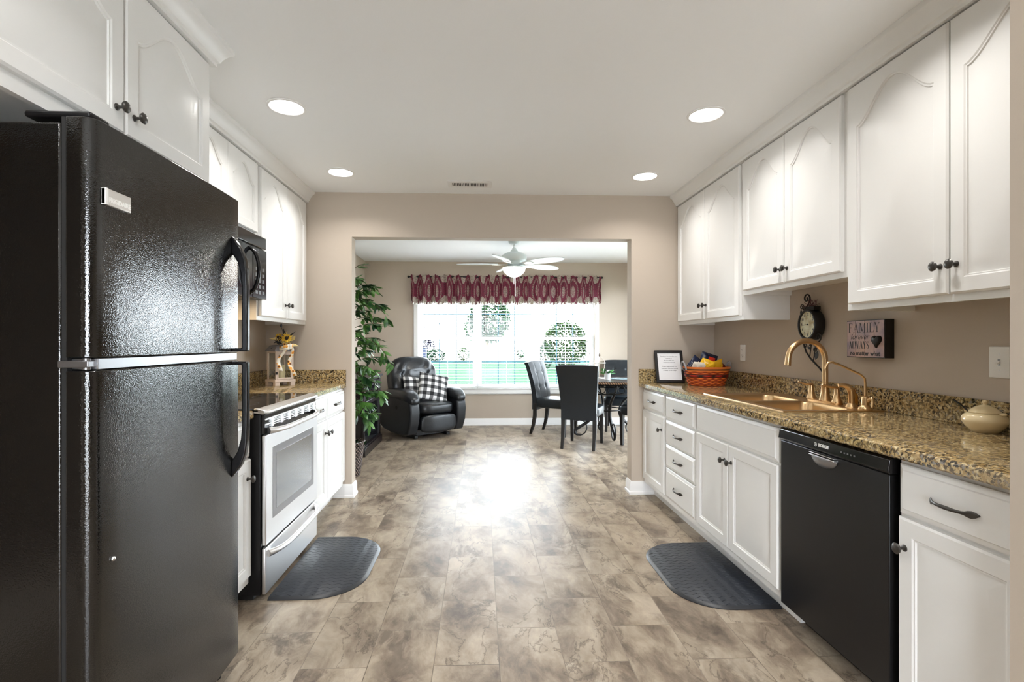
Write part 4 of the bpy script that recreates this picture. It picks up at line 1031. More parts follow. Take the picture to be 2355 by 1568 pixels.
def serif_word(letters, x, y, ht, wide, thick, thin):
    for ch, wd in letters:
        W_ = wd*wide
        S = lambda a, b, c, d, k: stroke(x + a*W_, y + b*ht, x + c*W_, y + d*ht, k)
        Hb = lambda a, b, c: hbar(x + a*W_, x + b*W_, y + c*ht, thin)
        if ch == 'F': S(.22, 0, .22, 1, thick); Hb(.05, .9, .98); Hb(.22, .7, .52); Hb(.05, .5, .02); S(.88, .8, .88, 1, thin)
        if ch == 'A': S(.12, 0, .5, 1, thin); S(.86, 0, .5, 1, thick); Hb(.25, .75, .35); Hb(0, .28, .02); Hb(.68, 1.02, .02)
        if ch == 'M': S(.14, 0, .14, 1, thin); S(.18, 1, .5, .1, thick); S(.84, 1, .5, .1, thin); S(.86, 0, .86, 1, thick); Hb(0, .28, .02); Hb(.7, 1, .02); Hb(0, .22, .98); Hb(.8, 1, .98)
        if ch == 'I': S(.5, 0, .5, 1, thick); Hb(.15, .85, .98); Hb(.15, .85, .02)
        if ch == 'L': S(.25, 0, .25, 1, thick); Hb(.05, .55, .98); Hb(.05, .95, .02); S(.93, 0, .93, .22, thin)
        if ch == 'Y': S(.5, 0, .5, .5, thick); S(.5, .45, .15, 1, thick); S(.5, .45, .85, 1, thin); Hb(.25, .75, .02); Hb(0, .32, .98); Hb(.7, 1, .98)
        if ch == 'W': S(.25, 0, .08, 1, thick); S(.25, 0, .5, .95, thin); S(.72, 0, .5, 1, thick); S(.72, 0, .94, 1, thin); Hb(0, .2, .98); Hb(.38, .6, .98); Hb(.85, 1.05, .98)
        if ch == 'S':
            pts = [(.85, .78), (.72, .96), (.45, .99), (.2, .88), (.18, .68), (.42, .53), (.7, .4), (.85, .25), (.72, .06), (.45, .01), (.2, .08), (.12, .26)]
            for i in range(len(pts)-1):
                k = thin + (thick-thin)*(1 if 3 <= i <= 7 else .35)
                stroke(x + pts[i][0]*W_, y + pts[i][1]*ht, x + pts[i+1][0]*W_, y + pts[i+1][1]*ht, k)
        x += W_*1.08
serif_word([('F', 1), ('A', 1.25), ('M', 1.4), ('I', .62), ('L', 1), ('Y', 1.15)], -.107, .032, .046, .0292, .0058, .0018)
lt.build('lettering', M['ink'], pl, recalc=False, smooth=0)
lt = MB(SG @ Matrix.Translation((0, 0, .0024)))
serif_word([('A', 1), ('L', .75), ('W', 1.3), ('A', 1), ('Y', .95), ('S', .8)], -.105, -.048, .036, .0215, .0062, .0016)
lt.build('lettering', M['ink'], pl, recalc=False, smooth=0)
text('forever', .042, SG @ Matrix.Translation((-.034, .010, .0026)), M['ink'], pl, shear=.35, sx=.95, bold=-.0004, depth=.0002)
text('no matter what', .030, SG @ Matrix.Translation((0, -.072, .0026)), M['ink'], pl, bold=.0009, sx=1.0, depth=.0002)
ring = []
for k in range(40):
    a = 2*PI*k/40
    ring.append((.0021*(16*math.sin(a)**3)*.85, .0021*(13*math.cos(a) - 5*math.cos(2*a) - 2*math.cos(3*a) - math.cos(4*a))*.95))
hm = SG @ Matrix.Translation((.078, -.010, .0024))
MB(hm).loops([[(x*s, y*s, z) for x, y in ring] for s, z in ((1, 0), (1, .006), (.92, .011), (.7, .014), (.3, .0155))]).build('heart', M['black_satin'], t)

for nm, lab, y, z, wd, ht, sw in (('wall_outlet', 'white electrical outlet plate above the counter near the snack basket', 3.59, 1.164, .072, .117, 0), ('light_switch', 'white toggle light switch plate above the cream sugar bowl', 1.775, 1.166, .076, .117, 1)):
    t = thing(nm, lab, 'outlet' if not sw else 'light switch', (XR, y, z))
    F = frame_mat((XR, y, z), (0, -1, 0), (0, 0, 1))
    MB(F).box(-wd/2, wd/2, -ht/2, ht/2, 0, .006).build('cover_plate', M['plastic'], t, bevel=.003)
    if sw:
        MB(F).box(-.005, .005, -.012, .012, .006, .0065).build('toggle_slot', M['steel_dark'], t)
        MB(F).prism([(-.004, .006), (-.010, .017), (-.004, .018), (.004, .006)], 'X', -.004, .004).build('toggle', M['plastic'], t)
        MB(F).lathe([(0, .006), (.003, .006), (.003, .0068), (0, .007)], (0, .03, 0), n=10).lathe([(0, .006), (.003, .006), (.003, .0068), (0, .007)], (0, -.03, 0), n=10).build('screws', M['steel'], t)
    else:
        for zz in (-.02, .02):
            r = MB(F).ball((0, zz, .006), (.017, .015, .0016), 20, .7).build('receptacle', M['plastic'], t)
            MB(F).box(-.008, -.006, zz-.002, zz+.007, .0074, .008).box(.006, .008, zz-.002, zz+.006, .0074, .008).box(-.002, .002, zz-.010, zz-.006, .0074, .008).build('slots', M['ink'], r)

# ---------------------------------------------------------------- floor mats
def kmat(label, x_wall, x_free, y0, y1, rr):
    t = thing('kitchen_mat', label, 'mat', ((x_wall+x_free)/2, (y0+y1)/2, 0), 'embossed kitchen mats')
    s = 1 if x_free > x_wall else -1
    def outline(i, z):
        L = []; R = rr - i
        xa, xb = x_wall + s*i*.15, x_free - s*i
        L.append((xa, y0+i, z)); 
        for k in range(13):
            a = -PI/2 + PI/2*k/12; L.append((xb - s*R + s*R*math.cos(a), y0 + i + R + R*math.sin(a), z))
        for k in range(13):
            a = PI/2*k/12; L.append((xb - s*R + s*R*math.cos(a), y1 - i - R + R*math.sin(a), z))
        L.append((xa, y1-i, z))
        return L
    MB().loops([outline(0, .0005), outline(0, .004), outline(.014, .014), outline(.018, .0145)]).build('bevelled_edge', M['rubber_edge'], t)
    MB().loops([outline(.016, .0143), outline(.018, .0155)]).build('embossed_top', M['rubber'], t)
kmat('dark slate kitchen mat with a curved edge in front of the range', -1.024, -.595, 2.44, 3.205, .24)
kmat('dark slate kitchen mat with a curved edge in front of the sink cabinet', 1.40, .945, 2.27, 3.03, .24)
# ---------------------------------------------------------------- ceiling fan
FC3 = Vector((.39, 5.86, 0))
t = thing('ceiling_fan', 'pale five-blade ceiling fan with a lit bowl light in the dining room', 'ceiling fan', (FC3.x, FC3.y, ZT))
L3 = lambda prof, nm, m, n=36: MB().lathe(prof, FC3, n=n).build(nm, M[m], t)
L3([(0, ZT), (.068, ZT), (.068, ZT-.028), (.055, ZT-.045), (.03, ZT-.055), (0, ZT-.055)], 'canopy', 'fan_white')
L3([(0, ZT-.05), (.012, ZT-.05), (.012, 2.345), (0, 2.345)], 'downrod', 'fan_white', 16)
L3([(0, 2.352), (.018, 2.352), (.024, 2.335), (.05, 2.30), (.10, 2.285), (.14, 2.262), (.148, 2.24), (.148, 2.215), (.14, 2.196), (.115, 2.188), (0, 2.188)], 'motor_housing', 'fan_white')
L3([(0, 2.188), (.075, 2.188), (.078, 2.15), (.05, 2.135), (.05, 2.125), (.132, 2.12), (.138, 2.112), (.13, 2.106), (0, 2.106)], 'light_fitter', 'fan_white')
L3([(.128, 2.107), (.125, 2.08), (.105, 2.05), (.07, 2.022), (.03, 2.008), (0, 2.005)], 'light_bowl', 'globe')
L3([(0, 2.008), (.018, 2.006), (.016, 1.998), (.005, 1.99), (0, 1.99)], 'finial', 'fan_white', 14)
MB().tube([FC3 + Vector((.012, -.02, 2.0)), FC3 + Vector((.012, -.02, 1.80))], .0022, 6).ball(FC3 + Vector((.012, -.02, 1.79)), (.005, .005, .014), 8).build('pull_chain', M['fan_white'], t)
MB().tube([FC3 + Vector((-.004, -.02, 2.0)), FC3 + Vector((-.004, -.02, 1.92))], .0018, 6).build('pull_chain', M['fan_white'], t)
for k in range(5):
    a = math.radians(32 + 72*k)
    R = Matrix.Translation(FC3 + Vector((0, 0, 2.158))) @ Matrix.Rotation(a, 4, 'Z') @ Matrix.Rotation(math.radians(-14), 4, 'X')
    ring = []
    for i in range(41):
        s = i/40; x = .19 + .49*s
        ring.append((x, .086*math.sin(PI*min(1, s*.93+.07))**.55 * (0.72 + .28*s)))
    low = [(x, -y) for x, y in ring[::-1]]
    MB(R).prism(ring + low, 'Z', -.004, .004).build('blade', M['fan_white'], t, smooth=30)
    MB(R).prism([(.07, .018), (.15, .014), (.21, .04), (.26, .03), (.26, -.03), (.21, -.04), (.15, -.014), (.07, -.018)], 'Z', -.012, -.0045).build('blade_bracket', M['fan_white'], t)

# ---------------------------------------------------------------- valance and blinds
t = thing('window_valance', 'gathered burgundy damask valance with cream medallions over the window', 'valance', (.37, YF-.08, 2.0))
VX0, VX1 = -1.035, 1.785
rod = MB().tube([(VX0-.02, YF-.075, 2.205), (VX1+.01, YF-.075, 2.205)], .011, 12)
rod.build('rod', M['iron'], t)
for x in (VX0-.03, VX1+.02): MB().ball((x, YF-.075, 2.205), .018, 14).build('finial', M['iron'], t)
for x in (VX0+.005, VX1-.005): MB().box(x-.006, x+.006, YF-.075, YF, 2.195, 2.21).build('rod_bracket', M['iron'], t)
rv = random.Random(11)
NF = 34
ph = [rv.uniform(-.5, .5) for _ in range(NF+3)]; am = [rv.uniform(.5, 1.2) for _ in range(NF+3)]
NU, NV = 408, 16
vv = []; uvs = []
for j in range(NV+1):
    v = j/NV
    for i in range(NU+1):
        u = i/NU; f = u*NF; k = int(f)
        q = f - k
        amp = am[k]*(1-q) + am[k+1]*q; pz = ph[k]*(1-q) + ph[k+1]*q
        wave = math.sin(2*PI*f*.5*1.0 + pz*2)
        depth = .040*amp*wave*(.55 + .45*(1-v)) + .006*math.sin(2*PI*f*1.3 + 1)
        ztop = 2.225 + .010*math.sin(2*PI*f*.73 + pz*3) + .006*math.sin(2*PI*f*1.9)
        zbot = 1.805 + .012*math.cos(2*PI*f*.5 + 2*pz) - .006*math.sin(2*PI*f*2)
        pin = .014*math.exp(-((v-.87)/.05)**2)
        z = zbot + (ztop-zbot)*v
        vv.append(Vector((VX0 + (VX1-VX0)*u + .012*math.cos(2*PI*f*.5+pz*2)*(1-v*.6), YF - .088 - depth - .03*math.exp(-((v-.93)/.05)**2)*.6, z)))
        uvs.append(((VX1-VX0)*u*1.9 + .01*pz, v))
mb = MB(); mb.v = vv
mb.f = [(j*(NU+1)+i, j*(NU+1)+i+1, (j+1)*(NU+1)+i+1, (j+1)*(NU+1)+i) for j in range(NV) for i in range(NU)]
mb.build('gathered_cloth', M['damask'], t, recalc=False, smooth=180, uv=uvs)
for a, b, lab in ((WX0+.006, -.060, 'white slatted window blind on the left window, beside the recliner'), (-.050, .824, 'white slatted window blind on the middle of the three windows'), (.834, WX1-.006, 'white slatted window blind on the right window, behind the dining chairs')):
    t = thing('window_blind', lab, 'blind', ((a+b)/2, YF+.03, WZ0), 'white window blinds')
    yb0, yb1 = YF+.005, YF+.05
    MB().box(a, b, yb0, yb1+.005, WZ1-.05, WZ1-.002).build('headrail', M['blind'], t, bevel=.003)
    mb = MB(); n = 34
    for i in range(n):
        z = WZ0 + .035 + i*(WZ1-.07-WZ0-.035)/n
        mb.box(a+.004, b-.004, yb0+.002, yb1-.002, z-.0012, z+.0012)
    mb.build('slats', M['blind'], t)
    MB().box(a+.004, b-.004, yb0+.002, yb1-.002, WZ0+.001, WZ0+.018).build('bottom_rail', M['blind'], t, bevel=.002)
    mb = MB()
    for q in (.13, .5, .87):
        x = a + (b-a)*q
        for y in (yb0, yb1): mb.box(x-.0012, x+.0012, y-.001, y+.001, WZ0+.018, WZ1-.05)
    mb.build('ladder_cords', M['blind'], t)
    x = a + .10
    MB().tube([(x, yb0-.008, WZ1-.06), (x, yb0-.010, 1.42)], .0042, 8).build('tilt_wand', M['dark_wood'], t)
    x = b - .075
    MB().tube([(x, yb0-.008, WZ1-.06), (x, yb0-.008, 1.09)], .0012, 5).ball((x, yb0-.008, 1.07), (.006, .006, .018), 10).build('pull_cord', M['dark_wood'], t)

# ---------------------------------------------------------------- recliner and its pillows
def cushion(name, c, r, mt, parent, e=.45, n=40, disp=None, M4=None, subd=0):
    return MB(M4).ball(c, r, n, e, disp).build(name, mt, parent, smooth=60)
t = thing('recliner', 'large black leather recliner armchair beside the window', 'armchair')
cushion('seat_cushion', (0, -.13, .385), (.275, .31, .085), M['leather'], t, .5)
cushion('footrest', (0, -.405, .20), (.27, .05, .115), M['leather'], t, .5, disp=lambda p: p + Vector((0, -.012*math.cos(p.x*9), 0)))
def bdisp(p):
    # tufted, wrinkled back: dimples along one row, pillowed head roll
    x, y, z = p
    d = 0
    for bx in (-.20, .0, .20):
        d += .055*math.exp(-((x-bx)/.05)**2 - ((z-.06)/.035)**2)
    d += .028*math.exp(-((z-.06)/.022)**2) + .016*math.exp(-((z+.12)/.02)**2)
    d += .010*math.sin(x*46 + 2.2*math.sin(z*14))*math.exp(-((z-.15)/.09)**2) + .005*math.sin(x*30 - z*40)*math.exp(-((z+.02)/.08)**2)
    if y < 0: y += d
    return Vector((x*(1 - .10*max(0, z-.1)/.3), y, z))
BK = Matrix.Translation((0, .24, .70)) @ Matrix.Rotation(math.radians(-17), 4, 'X')
cushion('backrest', (0, 0, 0), (.365, .135, .345), M['leather'], t, .55, 84, bdisp, BK)
MB().box(-.27, .27, .16, .34, .12, .55).build('rear_shell', M['leather_panel'], t, bevel=.03)
MB().box(-.25, .25, -.20, .25, .02, .10).box(-.27, -.22, -.27, .29, 0, .04).box(.22, .27, -.27, .29, 0, .04).build('base', M['iron'], t, bevel=.006)
for s in (-1, 1):
    x0, x1 = sorted((s*.285, s*.43))
    pr = [(-.36, .075), (-.25, .055), (.10, .058), (.30, .085), (.40, .14), (.42, .30), (.40, .46), (.30, .54), (-.20, .54), (-.34, .53), (-.42, .46), (-.435, .36), (-.42, .22)]
    sp = MB().prism(pr, 'X', x0, x1).build('side_panel', M['leather_panel'], t, bevel=.025, bseg=4)
    cushion('armrest', (s*.355, -.10, .565), (.095, .345, .072), M['leather'], t, .6, 40,
            lambda p: Vector((p.x*(1+.12*math.exp(-((p.y+.25)/.12)**2)), p.y, p.z - (.07*max(0, (-.14-p.y)/.2)**1.5 if p.y < -.14 else 0) + .005*math.sin(p.y*70)*max(0, (-p.y)/.35))))
    if s < 0:
        MB().lathe([(0, 0), (.028, 0), (.030, -.004), (.022, -.006), (.020, -.003), (0, -.003)], (x0+.001, -.08, .40), 'X', 24).build('recline_button', M['iron'], sp)
place(t, (-.80, 6.82, 0), math.radians(38))
RM = Matrix.Translation((-.80, 6.82, 0)) @ Matrix.Rotation(math.radians(38), 4, 'Z')
def pillow(label, loc, rot, sz):
    def pt(u, v, s):
        a, b = 2*u-1, 2*v-1
        pf = (max(0, 1-a*a)*max(0, 1-b*b))**.45
        k = 1 - .07*(1-abs(a))*abs(b)**3*1.0
        k2 = 1 - .07*(1-abs(b))*abs(a)**3
        return Vector((a*sz*k2, b*sz*k, s*.068*pf))
    o = MB().grid(lambda u, v: pt(u, v, 1), 22, 22).grid(lambda u, v: pt(u, v, -1), 22, 22).build('throw_pillow', M['plaid'], origin=(0, 0, 0), smooth=60)
    o.matrix_world = RM @ Matrix.Translation(loc) @ rot
    return tag(o, label, 'pillow', 'plaid pillows on the recliner')
Rx = lambda d, ax: Matrix.Rotation(math.radians(d), 4, ax)
pillow('small black and white plaid pillow at the back of the recliner, partly hidden', (-.11, .0, .625), Rx(-6, 'Z') @ Rx(66, 'X') @ Rx(-8, 'Z'), .165)
pillow('larger black and white plaid pillow tilted in the front of the recliner', (.075, -.165, .635), Rx(-14, 'Z') @ Rx(60, 'X') @ Rx(-14, 'Z'), .205)

# ---------------------------------------------------------------- media cabinet and ficus
t = thing('media_cabinet', 'low black wood cabinet with a glass panel door beside the recliner', 'cabinet', (-1.48, 5.9, 0))
CY0, CY1, CXF = 5.45, 6.34, -1.265
MB().box(-1.70, CXF-.02, CY0+.02, CY1-.02, .09, .815).build('body', M['dark_wood'], t, bevel=.003)
MB().box(-1.70, CXF+.03, CY0-.025, CY1+.025, .822, .85).box(-1.70, CXF+.01, CY0-.005, CY1+.005, .80, .822).build('top', M['dark_wood'], t, bevel=.005)
MB().box(-1.70, CXF+.02, CY0-.02, CY1+.02, 0, .09).box(-1.70, CXF+.008, CY0-.008, CY1+.008, .09, .105).build('plinth', M['dark_wood'], t, bevel=.004)
dr = MB().box(CXF-.02, CXF-.002, CY0+.06, CY1-.06, .60, .785).build('drawer_front', M['dark_wood'], t, bevel=.003)
MB().box(CXF-.003, CXF, CY0+.13, CY1-.13, .63, .745).build('glass_panel', M['dark_glass'], dr)
mb = MB().box(CXF-.002, CXF+.006, CY0+.115, CY0+.13, .615, .76).box(CXF-.002, CXF+.006, CY1-.13, CY1-.115, .615, .76).box(CXF-.002, CXF+.006, CY0+.13, CY1-.13, .745, .76).box(CXF-.002, CXF+.006, CY0+.13, CY1-.13, .615, .63)
mb.build('panel_frame', M['dark_wood'], dr, bevel=.002)
MB().ball((CXF+.014, 5.90, .772), .013, 14).build('knob', M['steel'], dr)
MB().box(CXF-.02, CXF+.012, CY0, CY1, .565, .59).box(CXF-.02, CXF+.004, CY0, CY1, .545, .565).build('moulding', M['dark_wood'], t, bevel=.003)
MB().box(CXF-.02, CXF+.004, CY0, CY0+.055, .105, .545).box(CXF-.02, CXF+.004, CY1-.055, CY1, .105, .545).box(CXF-.02, CXF+.004, CY0, CY0+.055, .59, .80).box(CXF-.02, CXF+.004, CY1-.055, CY1, .59, .80).build('pilasters', M['dark_wood'], t, bevel=.003)
MB().box(CXF-.019, CXF-.012, CY0+.06, CY1-.06, .11, .54).build('lower_glass', M['dark_glass'], t)
o = MB().box(-1.62, -1.40, 6.18, 6.33, .8505, .905).build('storage_box', M['black_matte'], origin=(-1.51, 6.25, .8505), bevel=.012)
tag(o, 'small black box on the far end of the dark cabinet, behind the recliner back', 'box')

PCX, PCY = -1.235, 4.70
t = thing('potted_ficus', 'tall leafy ficus tree in a dark woven basket behind the left wall', 'plant', (PCX, PCY, 0))
MB().lathe([(0, 0), (.105, 0), (.112, .01), (.13, .15), (.15, .30), (.158, .32), (.150, .325), (.142, .31), (.125, .27), (0, .265)], (PCX, PCY, 0), n=40).build('basket_pot', M['brown_weave'], t)
rp = random.Random(3)
br = MB(); paths = []
for k in range(4):
    a = rp.uniform(0, 6); p = [Vector((PCX + .03*math.cos(a+k), PCY + .03*math.sin(a+k), .25))]
    for s in range(1, 8):
        p.append(Vector((PCX + .05*math.cos(a+k+s*.8) , PCY + .05*math.sin(a+k+s*.8), .25 + s*.2)))
    br.tube(p, [.013 - .0012*i for i in range(8)], 7); paths.append(p)
lf = MB()
def leaf(mb, c, d, L, W, r=rp):
    d = d.normalized(); up = Vector((r.uniform(-.5, .5), r.uniform(-.5, .5), 1)); s = d.cross(up).normalized(); n = s.cross(d).normalized()
    pts = []
    rows = ((0, 0), (.25, .75), (.5, 1.0), (.78, .6), (1.0, 0))
    C = [c + d*L*a - n*L*.18*a*a for a, _ in rows]
    vs = [C[0]] + [x for i in (1, 2, 3) for x in (C[i] + s*W/2*rows[i][1] - n*W*.10, C[i], C[i] - s*W/2*rows[i][1] - n*W*.10)] + [C[4]]
    mb.add(vs, [(0, 2, 1), (0, 3, 2), (1, 2, 5, 4), (2, 3, 6, 5), (4, 5, 8, 7), (5, 6, 9, 8), (7, 8, 10), (8, 9, 10)])
def spray(base, d, ln, nl, droop):
    pts = [base]; dd = d.normalized()
    for s in range(8):
        dd = (dd + Vector((0, 0, -droop))).normalized(); pts.append(pts[-1] + dd*ln/8)
    br.tube(pts, [.004 - .0004*i for i in range(9)], 5)
    for i in range(nl):
        q = rp.uniform(.15, 1)*7.99; k = int(q); c = pts[k].lerp(pts[k+1], q-k)
        a = rp.uniform(0, 2*PI)
        leaf(lf, c, (pts[k+1]-pts[k]).normalized()*.7 + Vector((math.cos(a)*.7, math.sin(a)*.7, rp.uniform(-.9, .25))), rp.uniform(.07, .115), rp.uniform(.032, .05))
for k in range(54):
    z = .55 + 1.3*(k/54)
    a = k*2.4
    rr = .27*(1 - .45*max(0, (z-1.4)/.6)) * (1 - .3*max(0, (.9-z)/.4))
    spray(Vector((PCX + .05*math.cos(a), PCY + .05*math.sin(a), z)), Vector((math.cos(a), math.sin(a), .55)), rr*rp.uniform(.85, 1.25), 24, .09)
for z, dx, dz, ln, n, dr in ((1.62, 1, .7, .44, 14, .26), (1.25, 1, .75, .52, 20, .30), (1.86, .4, .9, .22, 7, .20), (.95, 1, .2, .40, 20, .20), (.62, .9, .3, .26, 9, .25), (.75, 1, .1, .22, 9, .3)):
    spray(Vector((PCX+.03, PCY-.03, z)), Vector((dx, -.15, dz)), ln, n, dr)
br.build('trunk', M['bark'], t)
lf.build('foliage', M['ficus'], t, recalc=False, smooth=60)
mb = MB()
for i in range(90):
    a = rp.uniform(0, 6.28); r = .13*rp.random()**.5
    leaf(mb, Vector((PCX + r*math.cos(a), PCY + r*math.sin(a), .27)), Vector((math.cos(a)*.6, math.sin(a)*.6, rp.uniform(.3, 1))), .07, .03)
mb.build('pot_moss', M['shrub'], t, recalc=False)

# ---------------------------------------------------------------- dining set
def dining_chair(label):
    t = thing('dining_chair', label, 'chair', (0, 0, 0), 'black tufted dining chairs')
    def back(u, v, s):
        z = .335 + .645*v; a = 2*u-1
        wd = .205 + .05*max(0, v-.15)**1.2
        if v > .93: z -= .012*abs(a)**4
        y = -.205 - .16*max(0, v-.2)**1.6
        th = .036*(1 - .25*v)
        if s > 0:
            q = 0
            for bx in (-.09, .09):
                for bz in (.47, .78): q += .013*math.exp(-((a*wd-bx)/.022)**2 - ((v-bz)/.035)**2)
                q += .003*math.exp(-((a*wd-bx)/.006)**2)
            for bz in (.47, .78): q += .003*math.exp(-((v-bz)/.009)**2)
            th += .008*(1-a**4)*(1-(2*v-1)**6) - q
        return Vector((a*wd, y + s*th, z))
    mb = MB(); nu, nv = 36, 40
    mb.grid(lambda u, v: back(u, v, 1), nu, nv).grid(lambda u, v: back(u, v, -1), nu, nv)
    n1 = (nu+1)*(nv+1)
    bd = [i for i in range(nu+1)] + [j*(nu+1)+nu for j in range(1, nv+1)] + [nv*(nu+1)+i for i in range(nu-1, -1, -1)] + [j*(nu+1) for j in range(nv-1, 0, -1)]
    for i in range(len(bd)):
        a, b = bd[i], bd[(i+1) % len(bd)]
        mb.f.append((a, b, n1+b, n1+a))
    bk = mb.build('backrest', M['chair'], t, smooth=50)
    for bx in (-.09, .09):
        for bz in (.47, .78):
            wd = .205 + .05*max(0, bz-.15)**1.2
            p = back((bx/wd+1)/2, bz, 1)
            MB().ball((p.x, p.y+.002, p.z), (.009, .006, .009), 10).build('tuft_button', M['iron'], bk)
    MB().ball((0, .035, .425), (.222, .235, .068), 40, .35, lambda p: Vector((p.x, p.y, p.z if p.z > 0 else p.z*1.0))).build('seat', M['chair'], t, smooth=60)
    for s in (-1, 1):
        MB().loops([[(s*.185 + dx*w_, .225 + dy*w_ , z) for dx, dy in ((-1, -1), (1, -1), (1, 1), (-1, 1))] for z, w_ in ((0, .016), (.40, .024))]).build('leg', M['black_wood'], t, bevel=.003)
        MB().loops([[(s*.185 + dx*w_, yy + dy*w_, z) for dx, dy in ((-1, -1), (1, -1), (1, 1), (-1, 1))] for z, w_, yy in ((0, .016, -.275), (.12, .019, -.235), (.25, .022, -.21), (.42, .024, -.20))]).build('leg', M['black_wood'], t, bevel=.003)
    return t
c0 = dining_chair('black tufted dining chair seen from behind, nearest the kitchen')
place(c0, (1.225, 5.975, 0), math.radians(-24))
for lab, loc, ang in (('black tufted dining chair at the left of the table, turned toward it, before the window', (1.007, 6.772, 0), -124),
                      ('black tufted dining chair facing the kitchen, on the far side of the table', (1.98, 7.04, 0), 163),
                      ('black dining chair mostly hidden by the right edge of the dining opening', (1.985, 5.90, 0), 36)):
    c = copy_tree(c0); c['label'] = lab; place(c, loc, math.radians(ang))

TX, TY = 1.66, 6.56
t = thing('dining_table', 'round dark dining table with a rope edge and scrolled iron base', 'table', (TX, TY, 0))
MB().lathe([(0, .735), (.58, .735), (.60, .742), (.60, .752), (.592, .762), (0, .763)], (TX, TY, 0), n=72).build('tabletop', M['dark_wood'], t)
L = []
for i in range(120):
    a = 2*PI*i/120
    L.append([(TX + (.603 + .010*math.cos(q) )*math.cos(a), TY + (.603 + .010*math.cos(q))*math.sin(a), .742 + .012*math.sin(q)) for q in [2*PI*k/8 for k in range(8)]])
L.append(L[0])
def make_rope():
    m = M['tan_rope']; nt, p = P(m)
    s = nt.nodes.new('ShaderNodeSeparateXYZ'); nt.links.new(obco(nt), s.inputs[0])
    ang = nmath(nt, 'ARCTAN2', s.outputs[1], s.outputs[0])
    f = nmath(nt, 'SINE', nmath(nt, 'ADD', nmath(nt, 'MULTIPLY', ang, 130), nmath(nt, 'MULTIPLY', s.outputs[2], 160)))
    nt.links.new(ramp(nt, nmath(nt, 'MULTIPLY_ADD', f, .5, .5), [(.4, (.03, .015, .01)), (.6, (.42, .24, .13))]), p.inputs['Base Color'])
    return m
MB().loops(L, False, False).build('rope_edge', make_rope(), t)
MB().lathe([(.56, .735), (.57, .735), (.57, .70), (.56, .70)], (TX, TY, 0), n=64).build('apron_ring', M['iron'], t) if False else None
mb = MB()
for z in (.715, .60):
    L = [[(TX + (.50 + .008*math.cos(q))*math.cos(2*PI*i/64), TY + (.50 + .008*math.cos(q))*math.sin(2*PI*i/64), z + .010*math.sin(q)) for q in [2*PI*k/6 for k in range(6)]] for i in range(64)]
    mb.loops(L + [L[0]], False, False)
for i in range(26):
    a = 2*PI*i/26; c = Vector((TX + .50*math.cos(a), TY + .50*math.sin(a), .658)); tv = Vector((-math.sin(a), math.cos(a), 0))
    mb.tube([c + tv*.046*math.cos(2*PI*k/18) + Vector((0, 0, .046*math.sin(2*PI*k/18))) for k in range(19)], .006, 6, False)
mb.build('scroll_apron', M['iron'], t)
for k in range(4):
    a = math.radians(90*k); e = Vector((math.cos(a), math.sin(a), 0))
    pp = [(.50, .71), (.44, .62), (.30, .52), (.20, .42), (.18, .30), (.24, .20), (.36, .12), (.42, .08), (.40, .03), (.33, .018)]
    # smooth the profile
    sm = []
    for i in range(len(pp)-1):
        for s in range(5):
            q = s/5; p0, p1, p2, p3 = pp[max(i-1, 0)], pp[i], pp[i+1], pp[min(i+2, len(pp)-1)]
            sm.append(tuple(.5*(2*p1[d] + (p2[d]-p0[d])*q + (2*p0[d]-5*p1[d]+4*p2[d]-p3[d])*q*q + (3*p1[d]-p0[d]-3*p2[d]+p3[d])*q**3) for d in (0, 1)))
    mb = MB().tube([Vector((TX, TY, 0)) + e*r + Vector((0, 0, z)) for r, z in sm], [.013 + .008*math.sin(PI*i/len(sm)) for i in range(len(sm))], 8)
    mb.tube([Vector((TX, TY, 0)) + e*(.36 + .10*math.cos(q)) + Vector((0, 0, .115 + .10*math.sin(q))) for q in [2*PI*i/20 for i in range(21)]], .009, 6, False)
    mb.build('scroll_leg', M['iron'], t)
mb = MB()
L = [[(TX + (.20 + .008*math.cos(q))*math.cos(2*PI*i/40), TY + (.20 + .008*math.cos(q))*math.sin(2*PI*i/40), .36 + .008*math.sin(q)) for q in [2*PI*k/6 for k in range(6)]] for i in range(40)]
mb.loops(L + [L[0]], False, False).build('base_ring', M['iron'], t)
TZ = .763
o = MB().lathe([(0, TZ+.001), (.13, TZ+.001), (.16, TZ+.007), (.158, TZ+.009), (.12, TZ+.004), (0, TZ+.004)], (1.80, 6.42, 0), n=40).build('glass_plate', M['table_glass'], origin=(1.80, 6.42, TZ))
tag(o, 'pale round glass plate on the dining table, right of the flower pot', 'plate')
t = thing('wire_cage_lantern', 'small domed white wire birdcage decoration on the dining table', 'decoration', (1.568, 6.56, TZ))
cx, cy, r = 1.568, 6.56, .077
mb = MB()
for k in range(6):
    a = 2*PI*k/6 + .3
    pts = [Vector((cx + r*math.cos(a), cy + r*math.sin(a), TZ+.004)), Vector((cx + r*math.cos(a), cy + r*math.sin(a), TZ+.205))]
    for q in range(1, 8):
        b = PI/2*q/7
        pts.append(Vector((cx + r*math.cos(b)*math.cos(a), cy + r*math.cos(b)*math.sin(a), TZ+.205 + .075*math.sin(b))))
    mb.tube(pts, .0038, 6)
mb.build('wires', M['lantern'], t)
for z in (.006, .205):
    L = [[(cx + (r + .004*math.cos(q))*math.cos(2*PI*i/32), cy + (r + .004*math.cos(q))*math.sin(2*PI*i/32), TZ + z + .006*math.sin(q)) for q in [2*PI*k/6 for k in range(6)]] for i in range(32)]
    MB().loops(L + [L[0]], False, False).build('hoop', M['plastic'], t)
MB().lathe([(0, .278), (.008, .28), (.006, .29), (.012, .30), (.010, .315), (.003, .335), (0, .337)], (cx, cy, TZ), n=14).build('finial', M['bark'], t)
t = thing('flower_pot', 'small white pot of leaves and white flowers on the dining table', 'plant', (1.615, 6.33, TZ))
